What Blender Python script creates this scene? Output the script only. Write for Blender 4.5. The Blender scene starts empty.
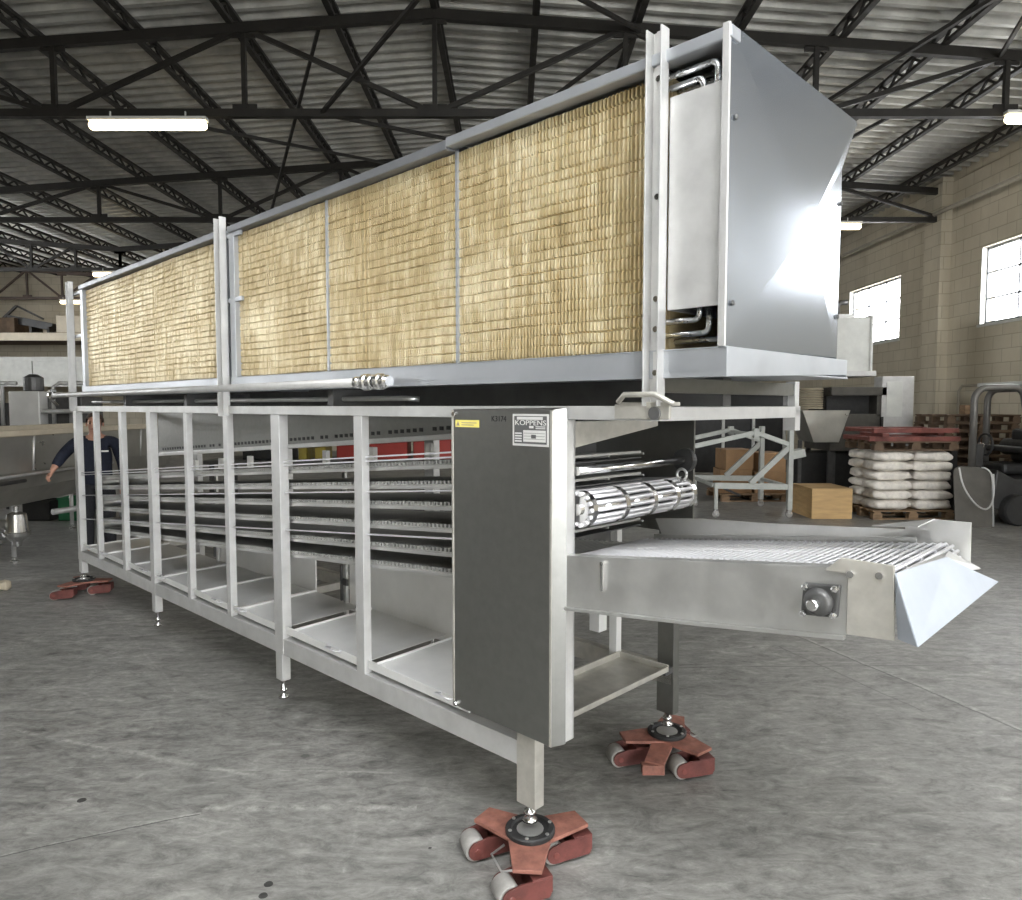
import bpy, bmesh, math, random
from mathutils import Vector, Matrix
random.seed(7)
R = math.radians
SC = bpy.context.scene
COL = SC.collection

# ------------------------------------------------------------------ materials
def nmat(name):
    m = bpy.data.materials.new(name); m.use_nodes = True
    nt = m.node_tree; b = nt.nodes['Principled BSDF']
    return m, nt, b
def N(nt, t, **kw):
    n = nt.nodes.new(t)
    for k, v in kw.items():
        setattr(n, k, v)
    return n
def math_node(nt, op, a, b=None, clamp=False):
    n = nt.nodes.new('ShaderNodeMath'); n.operation = op; n.use_clamp = clamp
    for i, v in enumerate((a, b)):
        if v is None: continue
        if isinstance(v, (int, float)): n.inputs[i].default_value = v
        else: nt.links.new(v, n.inputs[i])
    return n.outputs[0]
def noise_val(nt, scale, detail=4, rough=.6, stretch=None, dist=0):
    tc = N(nt, 'ShaderNodeTexCoord'); mp = N(nt, 'ShaderNodeMapping')
    nt.links.new(tc.outputs['Object'], mp.inputs[0])
    if stretch: mp.inputs['Scale'].default_value = stretch
    n = N(nt, 'ShaderNodeTexNoise'); nt.links.new(mp.outputs[0], n.inputs['Vector'])
    n.inputs['Scale'].default_value = scale; n.inputs['Detail'].default_value = detail
    n.inputs['Roughness'].default_value = rough; n.inputs['Distortion'].default_value = dist
    return n.outputs['Fac']
def ramp(nt, fac, stops):
    r = N(nt, 'ShaderNodeValToRGB'); nt.links.new(fac, r.inputs[0])
    el = r.color_ramp.elements
    while len(el) < len(stops): el.new(.5)
    for e, (p, c) in zip(el, stops):
        e.position = p; e.color = (*c, 1) if len(c) == 3 else c
    return r.outputs[0]
def mul(c, k): return tuple(min(1, x * k) for x in c)
def mat(name, col, rough=.5, metal=0, var=.15, scale=6, rvar=.1, bump=0, stretch=None, bscale=None):
    m, nt, b = nmat(name)
    f = noise_val(nt, scale, 5, .62, stretch)
    nt.links.new(ramp(nt, f, [(.3, mul(col, 1 - var)), (.7, mul(col, 1 + var))]), b.inputs['Base Color'])
    b.inputs['Metallic'].default_value = metal
    if rvar:
        g = noise_val(nt, scale * 1.7, 4, .6, stretch)
        lo, hi = max(.03, rough - rvar), min(1, rough + rvar)
        nt.links.new(ramp(nt, g, [(.3, (lo,) * 3), (.7, (hi,) * 3)]), b.inputs['Roughness'])
    else: b.inputs['Roughness'].default_value = rough
    if bump:
        h = noise_val(nt, bscale or scale * 3, 4, .6, stretch)
        bp = N(nt, 'ShaderNodeBump'); bp.inputs['Strength'].default_value = bump; bp.inputs['Distance'].default_value = .01
        nt.links.new(h, bp.inputs['Height']); nt.links.new(bp.outputs[0], b.inputs['Normal'])
    return m
M = {}
M['steel'] = mat('brushed_stainless', (.60, .60, .585), .42, .85, .12, 5, .12, .05)
M['frame'] = mat('matt_stainless_frame', (.575, .575, .565), .5, .55, .10, 7, .1, .05)
M['weathered'] = mat('weathered_stainless', (.50, .485, .44), .5, .6, .18, 9, .12, .06)
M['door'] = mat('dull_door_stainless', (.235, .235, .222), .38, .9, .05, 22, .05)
M['galv'] = mat('casing_sheet', (.46, .50, .555), .19, .85, .03, 1.2, .02)
M['chute'] = mat('chute_sheet', (.40, .435, .485), .42, .35, .06, 4, .08, .03)
M['fork_red'] = mat('dark_red_fork', (.12, .036, .030), .55, .1, .35, 14, .1, .1)
M['pan'] = mat('coil_pan_grey', (.42, .44, .465), .45, .6, .07, 4, .08, .02)
M['cap'] = mat('coil_cap_grey', (.24, .25, .265), .45, .55, .1, 5, .1)
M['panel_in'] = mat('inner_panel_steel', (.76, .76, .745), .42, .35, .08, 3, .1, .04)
M['dark_steel'] = mat('dark_steel', (.12, .12, .118), .5, .6, .2, 6)
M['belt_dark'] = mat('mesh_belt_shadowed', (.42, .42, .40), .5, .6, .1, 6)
M['rod'] = mat('bright_rod', (.72, .72, .74), .42, .7, .05, 6, .05)
M['copper_steel'] = mat('return_bend_tube', (.62, .63, .64), .28, .9, .08, 10)
M['black'] = mat('black_rubber', (.02, .02, .02), .55, 0, .3, 10)
M['red'] = mat('worn_red_paint', (.27, .115, .085), .6, .1, .34, 16, .12, .1)
M['roller'] = mat('grey_polyurethane', (.32, .31, .29), .6, 0, .2, 14)
M['chrome'] = mat('chrome', (.75, .75, .75), .18, 1, .05, 5, .05)
M['white_plastic'] = mat('white_plastic', (.78, .78, .75), .4, 0, .05, 5)
M['yellow'] = mat('yellow_label', (.80, .70, .18), .5, 0, .05, 5)
M['plate_light'] = mat('plate_aluminium', (.70, .70, .68), .4, .3, .05, 5)
M['plate_dark'] = mat('plate_dark_print', (.10, .10, .10), .5, 0, .05, 5)
M['concrete_wall'] = None
M['purlin'] = mat('dark_painted_truss', (.022, .020, .017), .55, .2, .25, 4)
M['truss'] = mat('dark_truss_paint', (.020, .018, .015), .55, .2, .25, 4)
M['truss_far'] = mat('brown_truss_paint', (.07, .045, .032), .55, .1, .25, 4)
M['housing'] = mat('lamp_housing', (.55, .55, .52), .5, 0, .05, 4)
M['white_paint'] = mat('white_paint', (.62, .63, .60), .5, 0, .1, 4)
M['grey_paint'] = mat('light_grey_paint', (.40, .415, .39), .48, .1, .12, 8)
M['plywood'] = mat('plywood', (.50, .33, .15), .6, 0, .16, 3, .08, .05, (1, 1, 6))
M['wood'] = mat('pallet_wood', (.23, .15, .085), .75, 0, .35, 5, .08, .2, (1, 6, 6))
M['oldwood'] = mat('old_dark_wood', (.12, .08, .05), .8, 0, .35, 5, .08, .2)
M['sack'] = mat('white_woven_sack', (.74, .70, .64), .6, 0, .16, 14, .12, .35)
M['red_iron'] = mat('red_steel', (.17, .05, .04), .5, .1, .35, 8)
M['red_crate'] = mat('red_plastic', (.27, .028, .020), .42, 0, .12, 5)
M['yellow_crate'] = mat('yellow_plastic', (.34, .27, .05), .42, 0, .15, 8)
M['green'] = mat('green_plastic', (.03, .18, .08), .5, 0, .15, 5)
M['fork_dark'] = mat('forklift_dark', (.028, .028, .028), .5, .1, .3, 6)
M['fork_grey'] = mat('forklift_guard', (.14, .135, .125), .42, .4, .15, 6)
M['sheet_brown'] = mat('dull_sheet', (.075, .07, .06), .5, .3, .2, 5)
M['trough'] = mat('trough_steel', (.42, .41, .37), .38, .8, .15, 2, .12, .05)
M['beige'] = mat('beige_rim', (.52, .46, .35), .5, .1, .1, 4)
M['skin'] = mat('skin', (.50, .27, .19), .55, 0, .06, 20)
M['navy'] = mat('navy_cloth', (.012, .016, .032), .85, 0, .25, 30, .05, .2)
M['trousers'] = mat('dark_trousers', (.02, .021, .026), .85, 0, .2, 30)
M['hair'] = mat('brown_hair', (.07, .045, .03), .8, 0, .3, 60)
M['eye'] = mat('eye_dark', (.03, .025, .02), .3, 0, 0.01, 5)
M['lip'] = mat('lip', (.36, .14, .11), .5, 0, .05, 10)
M['cardboard'] = mat('cardboard', (.30, .18, .09), .8, 0, .12, 5)
M['drum'] = mat('ribbed_drum', (.33, .29, .21), .6, 0, .15, 6)

def emis(name, col, s):
    m, nt, b = nmat(name)
    b.inputs['Base Color'].default_value = (*col, 1)
    b.inputs['Emission Color'].default_value = (*col, 1); b.inputs['Emission Strength'].default_value = s
    return m
M['tube'] = emis('fluorescent_tube', (1, .80, .48), 5)

def fins_mat():
    m, nt, b = nmat('brass_coated_fins')
    f1 = noise_val(nt, 5, 5, .65, (6, 1, 1.2)); f2 = noise_val(nt, 2.2, 4, .6, (.9, 1, 1))
    s = math_node(nt, 'ADD', math_node(nt, 'MULTIPLY', f1, .6), math_node(nt, 'MULTIPLY', f2, .5))
    nt.links.new(ramp(nt, s, [(.35, (.40, .30, .15)), (.52, (.60, .49, .28)), (.68, (.84, .76, .55))]), b.inputs['Base Color'])
    b.inputs['Metallic'].default_value = .35; b.inputs['Roughness'].default_value = .45
    return m
M['fins'] = fins_mat()

def floor_mat():
    m, nt, b = nmat('worn_concrete_floor')
    L = nt.links.new
    n1 = noise_val(nt, .45, 6, .62); n2 = noise_val(nt, 2.2, 8, .68, None, .6); n3 = noise_val(nt, 17, 6, .7)
    n4 = noise_val(nt, .9, 7, .7, (1, 3.2, 1), .8)
    s = math_node(nt, 'ADD', math_node(nt, 'MULTIPLY', n1, .30), math_node(nt, 'MULTIPLY', n2, .32))
    s = math_node(nt, 'ADD', s, math_node(nt, 'MULTIPLY', n3, .20))
    s = math_node(nt, 'ADD', s, math_node(nt, 'MULTIPLY', n4, .22))
    n5 = noise_val(nt, 6.5, 10, .78, (1, 2.2, 1), 1.5)
    s = math_node(nt, 'ADD', math_node(nt, 'MULTIPLY', s, .72), math_node(nt, 'MULTIPLY', n5, .30))
    base = ramp(nt, s, [(.38, (.12, .119, .112)), (.48, (.215, .212, .199)), (.56, (.275, .271, .254)), (.66, (.42, .415, .39))])
    tc = N(nt, 'ShaderNodeTexCoord'); sp = N(nt, 'ShaderNodeSeparateXYZ'); L(tc.outputs['Object'], sp.inputs[0])
    wob = math_node(nt, 'MULTIPLY', math_node(nt, 'SUBTRACT', noise_val(nt, 2.6, 6, .65), .5), .34)
    col = base
    def mix(col, fac, c):
        mx = N(nt, 'ShaderNodeMix', data_type='RGBA'); L(fac, mx.inputs[0]); L(col, mx.inputs[6]); mx.inputs[7].default_value = (*c, 1)
        return mx.outputs[2]
    # grit: fine dark and pale mottling
    n6 = noise_val(nt, 9, 12, .82, (1, 1.8, 1), 1.0); n7 = noise_val(nt, 2.7, 9, .75, (1, 2.6, 1), 1.6)
    g = math_node(nt, 'ADD', math_node(nt, 'MULTIPLY', math_node(nt, 'SUBTRACT', n6, .5), 2.0), math_node(nt, 'MULTIPLY', math_node(nt, 'SUBTRACT', n7, .5), 1.9))
    g = math_node(nt, 'ADD', .88, g)
    gm_x = N(nt, 'ShaderNodeMix', data_type='RGBA', blend_type='MULTIPLY'); gm_x.inputs[0].default_value = 1
    L(col, gm_x.inputs[6]); L(g, gm_x.inputs[7]); gm_x.clamp_result = True
    col = gm_x.outputs[2]
    # scuffs: pale scratches
    sc = noise_val(nt, 3.2, 9, .75, (1, 5, 1), 1.2)
    col = mix(col, math_node(nt, 'MULTIPLY', ramp(nt, sc, [(.60, (0, 0, 0)), (.72, (1, 1, 1))]), .5), (.46, .455, .43))
    # cracks and worn joints as wobbling lines
    n8 = noise_val(nt, 7, 8, .8)
    def line(p, q, w, c, k, col, wk=1.0):
        d = Vector((q[0]-p[0], q[1]-p[1])); ln = d.length; d /= ln; nrm = Vector((-d.y, d.x))
        x = math_node(nt, 'SUBTRACT', sp.outputs[0], p[0]); y = math_node(nt, 'SUBTRACT', sp.outputs[1], p[1])
        t = math_node(nt, 'ADD', math_node(nt, 'MULTIPLY', x, d.x), math_node(nt, 'MULTIPLY', y, d.y))
        e = math_node(nt, 'ADD', math_node(nt, 'MULTIPLY', x, nrm.x), math_node(nt, 'MULTIPLY', y, nrm.y))
        e = math_node(nt, 'ABSOLUTE', math_node(nt, 'ADD', e, math_node(nt, 'MULTIPLY', wob, wk)))
        on = math_node(nt, 'MULTIPLY', math_node(nt, 'LESS_THAN', e, w), math_node(nt, 'MULTIPLY', math_node(nt, 'GREATER_THAN', t, 0), math_node(nt, 'LESS_THAN', t, ln)))
        soft = math_node(nt, 'SUBTRACT', 1, math_node(nt, 'DIVIDE', e, w), True)
        if c[0] > .2: soft = math_node(nt, 'MULTIPLY', soft, math_node(nt, 'MULTIPLY', math_node(nt, 'SUBTRACT', n8, .44), 5, True))
        return mix(col, math_node(nt, 'MULTIPLY', math_node(nt, 'MULTIPLY', on, soft), k), c)
    for a in LINES: col = line(*a[:5], col, a[5])
    # oil spots
    def spot(x0, y0, r, col):
        x = math_node(nt, 'SUBTRACT', sp.outputs[0], x0); y = math_node(nt, 'SUBTRACT', sp.outputs[1], y0)
        d = math_node(nt, 'SQRT', math_node(nt, 'ADD', math_node(nt, 'MULTIPLY', x, x), math_node(nt, 'MULTIPLY', y, y)))
        d = math_node(nt, 'ADD', d, math_node(nt, 'MULTIPLY', wob, .15))
        return mix(col, math_node(nt, 'MULTIPLY', math_node(nt, 'LESS_THAN', d, r), .85), (.012, .012, .012))
    for a in SPOTS: col = spot(*a, col)
    L(col, b.inputs['Base Color'])
    L(ramp(nt, n2, [(.35, (.36,) * 3), (.7, (.58,) * 3)]), b.inputs['Roughness'])
    bp = N(nt, 'ShaderNodeBump'); bp.inputs['Strength'].default_value = .15; bp.inputs['Distance'].default_value = .01
    L(n3, bp.inputs['Height']); L(bp.outputs[0], b.inputs['Normal'])
    return m
LT, DK = (.50, .49, .46), (.04, .04, .038)
LINES = [((-1.94, 2.624), (-1.30, 2.908), .010, LT, .8, .22), ((-1.94, 2.616), (-1.30, 2.90), .006, DK, .9, .22),
         ((-2.75, 3.72), (-1.15, 3.20), .026, LT, .8, .25), ((-1.30, 2.945), (-.40, 2.95), .040, LT, .9, .35),
         ((-1.45, 3.27), (-.55, 3.24), .012, LT, .45, .15), ((-.65, 3.10), (-.61, 2.52), .010, LT, .5, .15),
         ((2.075, 5.4), (2.745, 3.55), .030, LT, .8, .30), ((2.05, 5.4), (2.72, 3.55), .011, DK, .9, .30), ((1.9, 5.0), (2.30, 3.9), .010, DK, .6, .25),
         ((.9, 4.58), (6.0, 4.70), .008, DK, .8, .05), ((.85, 2.915), (2.6, 2.905), .010, LT, .45, .10),
         ((-3.6, 6.2), (-2.0, 4.2), .012, LT, .35, .3), ((3.2, 6.4), (4.4, 4.6), .010, DK, .5, .25)]
SPOTS = [(-.864, 2.46, .017), (-.862, 2.397, .019), (-.312, 2.668, .013), (-1.855, 3.006, .022)]

def wall_mat():
    m, nt, b = nmat('painted_block_wall')
    tc = N(nt, 'ShaderNodeTexCoord'); sp = N(nt, 'ShaderNodeSeparateXYZ'); cb = N(nt, 'ShaderNodeCombineXYZ')
    L = nt.links.new; L(tc.outputs['Object'], sp.inputs[0])
    L(math_node(nt, 'ADD', sp.outputs[0], sp.outputs[1]), cb.inputs[0]); L(sp.outputs[2], cb.inputs[1])
    br = N(nt, 'ShaderNodeTexBrick'); L(cb.outputs[0], br.inputs['Vector'])
    br.inputs['Scale'].default_value = 1; br.inputs['Brick Width'].default_value = .5; br.inputs['Row Height'].default_value = .25
    br.inputs['Mortar Size'].default_value = .012; br.inputs['Mortar Smooth'].default_value = .6
    br.inputs['Color1'].default_value = (.56, .51, .405, 1); br.inputs['Color2'].default_value = (.60, .55, .44, 1); br.inputs['Mortar'].default_value = (.43, .39, .30, 1)
    st = noise_val(nt, .8, 6, .65, (1, 1, .5))
    mx = N(nt, 'ShaderNodeMix', data_type='RGBA', blend_type='MULTIPLY'); mx.inputs[0].default_value = .8
    L(br.outputs['Color'], mx.inputs[6]); L(ramp(nt, st, [(.3, (.72, .70, .66)), (.65, (1, 1, 1))]), mx.inputs[7])
    L(mx.outputs[2], b.inputs['Base Color']); b.inputs['Roughness'].default_value = .75
    bp = N(nt, 'ShaderNodeBump'); bp.inputs['Strength'].default_value = .35; bp.inputs['Distance'].default_value = .01; bp.invert = True
    L(br.outputs['Fac'], bp.inputs['Height']); L(bp.outputs[0], b.inputs['Normal'])
    return m
M['wall'] = wall_mat()
M['floor'] = floor_mat()
M['roof'] = mat('galvanised_roof_sheet', (.46, .455, .42), .44, .35, .35, 1.6, .12, 0, (1, .15, 1))
M['concrete'] = mat('grey_concrete', (.36, .33, .27), .8, 0, .15, 3)

def glass_mat():
    m = bpy.data.materials.new('window_glass'); m.use_nodes = True; nt = m.node_tree
    nt.nodes.clear(); o = N(nt, 'ShaderNodeOutputMaterial'); mx = N(nt, 'ShaderNodeMixShader')
    t = N(nt, 'ShaderNodeBsdfTransparent'); g = N(nt, 'ShaderNodeBsdfGlossy'); g.inputs['Roughness'].default_value = .05
    mx.inputs[0].default_value = .06
    nt.links.new(t.outputs[0], mx.inputs[1]); nt.links.new(g.outputs[0], mx.inputs[2]); nt.links.new(mx.outputs[0], o.inputs[0])
    return m
M['glass'] = glass_mat()

# ------------------------------------------------------------------ mesh builder
class MB:
    def __init__(s): s.v = []; s.f = []; s.sm = []
    def add(s, vs, fs, smooth=False):
        o = len(s.v); s.v += [tuple(v) for v in vs]
        for f in fs: s.f.append(tuple(i + o for i in f)); s.sm.append(smooth)
        return s
    def box(s, x0, x1, y0, y1, z0, z1):
        if x0 > x1: x0, x1 = x1, x0
        if y0 > y1: y0, y1 = y1, y0
        if z0 > z1: z0, z1 = z1, z0
        return s.add([(x0,y0,z0),(x1,y0,z0),(x1,y1,z0),(x0,y1,z0),(x0,y0,z1),(x1,y0,z1),(x1,y1,z1),(x0,y1,z1)],
                     [(0,3,2,1),(4,5,6,7),(0,1,5,4),(1,2,6,5),(2,3,7,6),(3,0,4,7)])
    def bar(s, p, q, w, h, up=(0,0,1)):
        p = Vector(p); q = Vector(q); d = (q - p).normalized(); u = Vector(up)
        if abs(d.dot(u)) > .98: u = Vector((0, 1, 0))
        sd = d.cross(u).normalized(); u = sd.cross(d).normalized()
        vs = []
        for b in (p, q):
            for a, c in ((-1,-1),(1,-1),(1,1),(-1,1)): vs.append(b + sd*(a*w/2) + u*(c*h/2))
        return s.add(vs, [(0,1,2,3),(7,6,5,4),(0,4,5,1),(1,5,6,2),(2,6,7,3),(3,7,4,0)])
    def tube(s, pts, r, seg=10, cap=True):
        pts = [Vector(p) for p in pts]; n = len(pts); rr = r if isinstance(r, (list, tuple)) else [r]*n
        vs = []; prev = None
        for i, p in enumerate(pts):
            d = (pts[min(i+1, n-1)] - pts[max(i-1, 0)]).normalized()
            if prev is None:
                u = Vector((0,0,1)) if abs(d.z) < .9 else Vector((1,0,0))
                u = (u - d*u.dot(d)).normalized()
            else: u = (prev - d*prev.dot(d)).normalized()
            prev = u; w = d.cross(u)
            for k in range(seg):
                a = 2*math.pi*k/seg; vs.append(p + (u*math.cos(a) + w*math.sin(a))*rr[i])
        fs = [(i*seg+k, i*seg+(k+1)%seg, (i+1)*seg+(k+1)%seg, (i+1)*seg+k) for i in range(n-1) for k in range(seg)]
        s.add(vs, fs, True)
        if cap:
            o = len(s.v) - len(vs)
            s.f.append(tuple(o+k for k in range(seg))[::-1]); s.sm.append(False)
            s.f.append(tuple(o+(n-1)*seg+k for k in range(seg))); s.sm.append(False)
        return s
    def prism(s, poly, ext):            # poly: 3D points, ext: vector
        n = len(poly); e = Vector(ext)
        vs = [Vector(p) for p in poly] + [Vector(p) + e for p in poly]
        return s.add(vs, [tuple(range(n))[::-1], tuple(range(n, 2*n))] + [(i, (i+1) % n, n+(i+1) % n, n+i) for i in range(n)])
    def lathe(s, prof, c=(0,0,0), axis='z', seg=24):
        vs = []; n = len(prof)
        for r, h in prof:
            for k in range(seg):
                a = 2*math.pi*k/seg; x, y = r*math.cos(a), r*math.sin(a)
                p = {'z': (x, y, h), 'y': (x, h, y), 'x': (h, x, y)}[axis]
                vs.append((p[0]+c[0], p[1]+c[1], p[2]+c[2]))
        fs = [(i*seg+k, i*seg+(k+1)%seg, (i+1)*seg+(k+1)%seg, (i+1)*seg+k) for i in range(n-1) for k in range(seg)]
        fs += [tuple(range(seg))[::-1], tuple((n-1)*seg+k for k in range(seg))]
        o = len(s.v); s.v += vs
        for i, f in enumerate(fs):
            s.f.append(tuple(j+o for j in f)); s.sm.append(False)
        return s
    def build(s, name, m, parent=None, bevel=0, loc=None, rz=0, smooth=False):
        me = bpy.data.meshes.new(name); me.from_pydata(s.v, [], s.f)
        bm = bmesh.new(); bm.from_mesh(me); bmesh.ops.recalc_face_normals(bm, faces=bm.faces[:]); bm.to_mesh(me); bm.free()
        for p, q in zip(me.polygons, s.sm): p.use_smooth = q or smooth
        me.materials.append(m)
        o = bpy.data.objects.new(name, me); COL.objects.link(o)
        if parent: o.parent = parent
        if loc: o.location = loc
        if rz: o.rotation_euler.z = rz
        if bevel:
            b = o.modifiers.new('bevel', 'BEVEL'); b.width = bevel; b.segments = 2; b.limit_method = 'ANGLE'; b.angle_limit = R(40)
        return o
def arc(c, r, a0, a1, n, plane='xz'):
    out = []
    for i in range(n+1):
        a = R(a0 + (a1-a0)*i/n); u, w = r*math.cos(a), r*math.sin(a)
        out.append({'xz': (c[0]+u, c[1], c[2]+w), 'xy': (c[0]+u, c[1]+w, c[2]), 'yz': (c[0], c[1]+u, c[2]+w)}[plane])
    return out
def tag(o, label, cat, group=None, kind=None):
    o['label'] = label; o['category'] = cat
    if group: o['group'] = group
    if kind: o['kind'] = kind
    return o
def thing(name, label, cat, loc=(0,0,0), rz=0, group=None):
    o = bpy.data.objects.new(name, None); COL.objects.link(o); o.empty_display_size = .1
    o.location = loc; o.rotation_euler.z = rz
    return tag(o, label, cat, group)
def copy_tree(o, parent=None):
    c = o.copy(); COL.objects.link(c)
    if parent: c.parent = parent
    for ch in list(o.children): copy_tree(ch, c)
    return c
def struct(o): o['kind'] = 'structure'; return o
def text(s, name, size, m, parent, origin, xd, yd, depth=.0006, sx=1):
    cu = bpy.data.curves.new(name, 'FONT'); cu.body = s; cu.size = size; cu.extrude = depth
    t = bpy.data.objects.new(name, cu); COL.objects.link(t)
    bpy.context.view_layer.update()
    me = bpy.data.meshes.new_from_object(t.evaluated_get(bpy.context.evaluated_depsgraph_get()))
    bpy.data.objects.remove(t)
    x = Vector(xd).normalized(); y = Vector(yd).normalized(); z = x.cross(y)
    mm = Matrix((x, y, z)).transposed().to_4x4(); mm.translation = Vector(origin)
    me.transform(Matrix.Diagonal((sx, 1, 1, 1))); me.transform(mm); me.materials.clear(); me.materials.append(m)
    o = bpy.data.objects.new(name, me); COL.objects.link(o); o.parent = parent
    return o

exec_parts = []
# ------------------------------------------------------------------ camera, world
cam = bpy.data.cameras.new('camera'); co = bpy.data.objects.new('camera', cam); COL.objects.link(co)
cam.sensor_fit = 'HORIZONTAL'; cam.sensor_width = 36; cam.lens = 36*718/1022; cam.clip_start = .05
co.location = (0, 0, 1.70); co.rotation_euler = (R(90-3.5), 0, 0); SC.camera = co
w = bpy.data.worlds.new('daylight'); SC.world = w; w.use_nodes = True
bg = w.node_tree.nodes['Background']; bg.inputs[0].default_value = (.97, .985, 1, 1); bg.inputs[1].default_value = 9.0
SC.view_settings.view_transform = 'Standard'; SC.view_settings.look = 'None'; SC.view_settings.gamma = 1
SC.view_settings.use_curve_mapping = False; SC.view_settings.exposure = 0.88

# ------------------------------------------------------------------ building
XW, XL, YB, YF = 9.0, -21.0, 27.2, -7.0
TR = [4.3 - 5.4, 4.3, 9.7, 15.1, 20.5, 25.9]
def roof_z(x):
    if x >= -11: return 7.08 - .070*abs(x + 1)
    return 7.08 - .070*abs(x + 21)
fl = MB().box(XL, XW+.3, YF, YB, -.1, 0).build('floor', M['floor']); struct(fl)
# right wall with window openings
WINS = [(-5.0, -2.2), (.4, 3.0), (5.8, 8.4), (11.2, 13.93), (16.78, 19.3), (22.0, 24.6)]
Z0, Z1 = 3.26, 4.72
b = MB(); y = YF
b.box(XW, XW+.3, YF, YB, 0, Z0); b.box(XW, XW+.3, YF, YB, Z1, 6.6)
for a, c in WINS: b.box(XW, XW+.3, y, a, Z0, Z1); y = c
b.box(XW, XW+.3, y, YB, Z0, Z1)
for ty in TR: b.box(XW-.22, XW, ty-.2, ty+.40, 0, 6.35)
struct(b.build('wall_right', M['wall']))
b = MB().box(XL, XW+.3, YB, YB+.3, 0, 7.2); struct(b.build('wall_back', M['wall']))
b = MB().box(XL-.3, XL, YF, 8.0, 0, 7.2).box(XL-.3, XL, 20, YB+.3, 0, 7.2).box(XL-.3, XL, 8, 20, 0, 3.2).box(XL-.3, XL, 8, 20, 5.3, 7.2)      # unpaned opening added in the unseen left wall to light the hall
for yy in (11, 14, 17): b.box(XL-.2, XL-.1, yy-.1, yy+.1, 3.2, 5.3)
struct(b.build('wall_left', M['wall']))
DX0, DX1, DZ = 2.0, 6.5, 4.2          # open roller door behind the photographer
b = MB().box(XL, DX0, YF-.3, YF, 0, 7.2).box(DX1, XW+.3, YF-.3, YF, 0, 7.2).box(DX0, DX1, YF-.3, YF, DZ, 7.2)
struct(b.build('wall_front', M['wall']))
for i, (a, c) in enumerate(WINS):
    f = MB(); x0, x1 = XW+.10, XW+.14
    f.box(x0, x1, a, c, Z0, Z0+.05).box(x0, x1, a, c, Z1-.05, Z1).box(x0, x1, a, a+.05, Z0, Z1).box(x0, x1, c-.05, c, Z0, Z1)
    for k in (1, 2): yy = a+(c-a)*k/3; f.box(x0, x1, yy-.018, yy+.018, Z0, Z1)
    for k in (1, 2): zz = Z0+(Z1-Z0)*k/3; f.box(x0, x1, a, c, zz-.015, zz+.015)
    wf = struct(f.build('window_%d' % (i+1), M['cap']))
    MB().box(XW+.115, XW+.121, a+.04, c-.04, Z0+.04, Z1-.04).build('pane', M['glass'], wf)
    MB().box(XW-.03, XW+.10, a-.03, c+.03, Z0-.05, Z0).box(XW+.0, XW+.1, a-.0, a+.02, Z0, Z1).box(XW+.0, XW+.1, c-.02, c, Z0, Z1).build('window_sill', M['white_paint'], wf)
# roof sheet
b = MB(); xs = [XW+.3, 6.5, 4, 1.5, -1, -3.5, -6, -8.5, -11, -13.5, -16, -18.5, XL]
P = .27; prof = [(0, 0), (.07, 0), (.095, .10), (.245, .10)]
SKY0, SKY1 = -5.0, -0.2                 # unseen rooflight added behind the photographer to brighten the floor
def roof_part(b, ya, yb, xs):
    ys = []; y = ya
    while y < yb:
        for dy, dz in prof: ys.append((y+dy, dz))
        y += P
    nx = len(xs)
    b.add([(x, yy, roof_z(x)+dz+.02) for yy, dz in ys for x in xs], [(i*nx+j, i*nx+j+1, (i+1)*nx+j+1, (i+1)*nx+j) for i in range(len(ys)-1) for j in range(nx-1)])
roof_part(b, YF-.3, SKY0, xs); roof_part(b, SKY1, YB+.3, xs)
roof_part(b, SKY0, SKY1, xs[:3]); roof_part(b, SKY0, SKY1, xs[5:])
struct(b.build('ceiling', M['roof']))
sk = MB(); sx_ = xs[2:6]
for p, q in zip(sx_, sx_[1:]): sk.prism([(p, SKY0, roof_z(p)+.03), (q, SKY0, roof_z(q)+.03), (q, SKY1, roof_z(q)+.03), (p, SKY1, roof_z(p)+.03)], (0, 0, .01))
struct(sk.build('window_added_rooflight', M['glass']))
# purlins: open-web, running along the hall
k = 0
def purlin(x):
    z = roof_z(x) - .02
    p = MB(); p.box(x-.045, x+.045, YF, YB, z-.045, z-.0).box(x-.04, x+.04, YF, YB, z-.21, z-.165)
    yy = YF; up = True
    while yy < YB-.3:
        a = (x, yy, z-.18 if up else z-.04); c = (x, yy+.22, z-.04 if up else z-.18)
        p.bar(a, c, .03, .03); yy += .22; up = not up
    return p
n = 0
for xx in [-1+1.33*i for i in range(-14, 8)]:
    if xx < XL+.3 or xx > XW: continue
    n += 1; struct(purlin(xx).build('trim_%d' % n, M['purlin']))
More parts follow.
